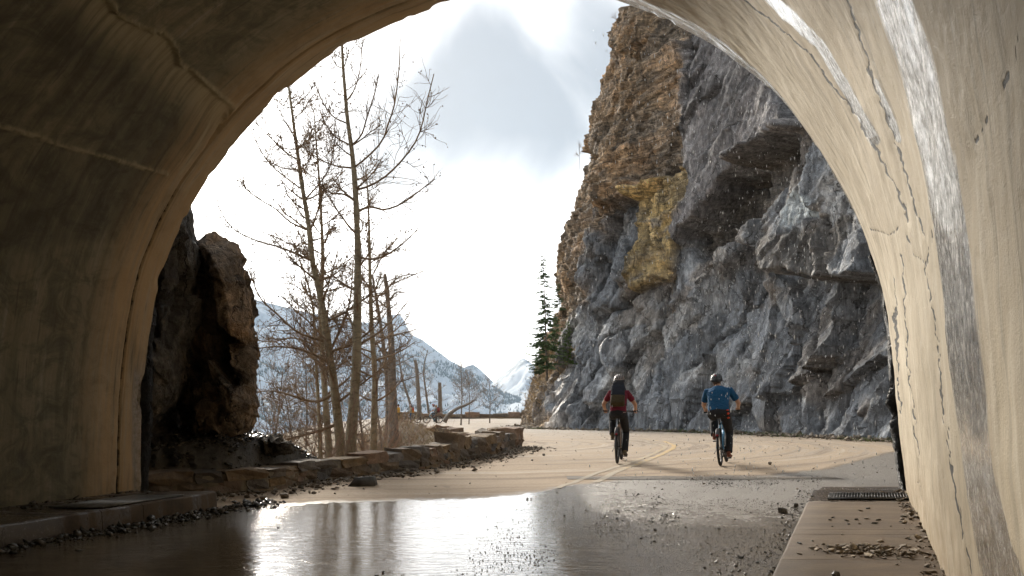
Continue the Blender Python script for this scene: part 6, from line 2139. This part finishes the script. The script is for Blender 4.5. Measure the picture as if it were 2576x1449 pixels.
FV = 0.028
hel = (simple('pink helmet', (0.45, 0.20, 0.20), 0.5), MK['black'])
person('walker in a yellow jacket half hidden by the thick dead trunk', far(1003), R(170), STAND, dict(shirt=cloth('yellow jacket', (0.85, 0.45, 0.02)), trousers=MK['blackcloth'], shoe=MK['rubber']), FV, sleeve=1.2, size=1.03)
person('walker in olive top and blue jeans with a red pack, standing by bicycles', far(1034), R(185), STAND, dict(shirt=cloth('olive top', (0.42, 0.42, 0.30)), trousers=cloth('jeans', (0.015, 0.07, 0.18)), shoe=MK['rubber']), FV, sleeve=1.2, helmet=(simple('white helmet', (0.6, 0.5, 0.5), 0.5), MK['black']))
backpack('red and orange pack of the walker in olive', far(1034), R(185), STAND['chest'], STAND['waist'], cloth('red nylon', (0.55, 0.05, 0.02)), cloth('orange nylon', (0.7, 0.28, 0.03)), cloth('red nylon lid', (0.25, 0.03, 0.02)), 1.15)
bicycle('pale bicycle standing across the far road behind the walker in olive', R(180), far(1050, 85.0), (0.35, 0.42, 0.46), 0.6)
bicycle('pale bicycle pointing at the tunnel, left of the walker in olive', R(-70), far(1013, 85.0), (0.45, 0.52, 0.55), 0.6)
fb = far(1104)
bicycle('light blue bicycle of the seated far cyclist', R(180), fb, (0.25, 0.45, 0.52), 0.6)
person('far cyclist in pale blue top sitting on the light blue bicycle', fb, R(180), RIDE, dict(shirt=cloth('pale blue top', (0.6, 0.7, 0.8)), trousers=cloth('grey tights', (0.06, 0.08, 0.10)), shoe=MK['rubber']), FV, helmet=hel)
person('walker in grey jacket with a dark red pack beside the far cyclist', far(1098, 83.2), R(175), STAND, dict(shirt=cloth('grey jacket', (0.13, 0.13, 0.12)), trousers=cloth('brown trousers', (0.10, 0.085, 0.07)), shoe=MK['rubber'], hair=simple('fair hair', (0.35, 0.24, 0.12), 0.7)), FV, sleeve=1.2, size=0.98)
backpack('dark red pack on the walker in grey', far(1098, 83.2), R(175), STAND['chest'], STAND['waist'], cloth('wine nylon', (0.32, 0.03, 0.03)), cloth('wine nylon low', (0.12, 0.02, 0.02)), MK['blackcloth'], 1.15)


# ------------------------------------------------------------------ the air over the valley
def build_haze():
    m = bpy.data.materials.new('valley air')
    m.use_nodes = True
    t = m.node_tree
    for n in list(t.nodes):
        t.nodes.remove(n)
    h = NT(t)
    v = h.n('ShaderNodeVolumePrincipled', {'Color': (0.60, 0.79, 1.0, 1.0), 'Density': HAZE, 'Anisotropy': 0.2})
    h.n('ShaderNodeOutputMaterial', {'Volume': v.outputs[0]})
    b = MB().box((0, 1000, 400), (18600, 18600, 1320))
    b.build('haze', m, None, False, kind='stuff', label='thin pale blue air over the valley', category='haze')


HAZE = 0.00005
build_haze()
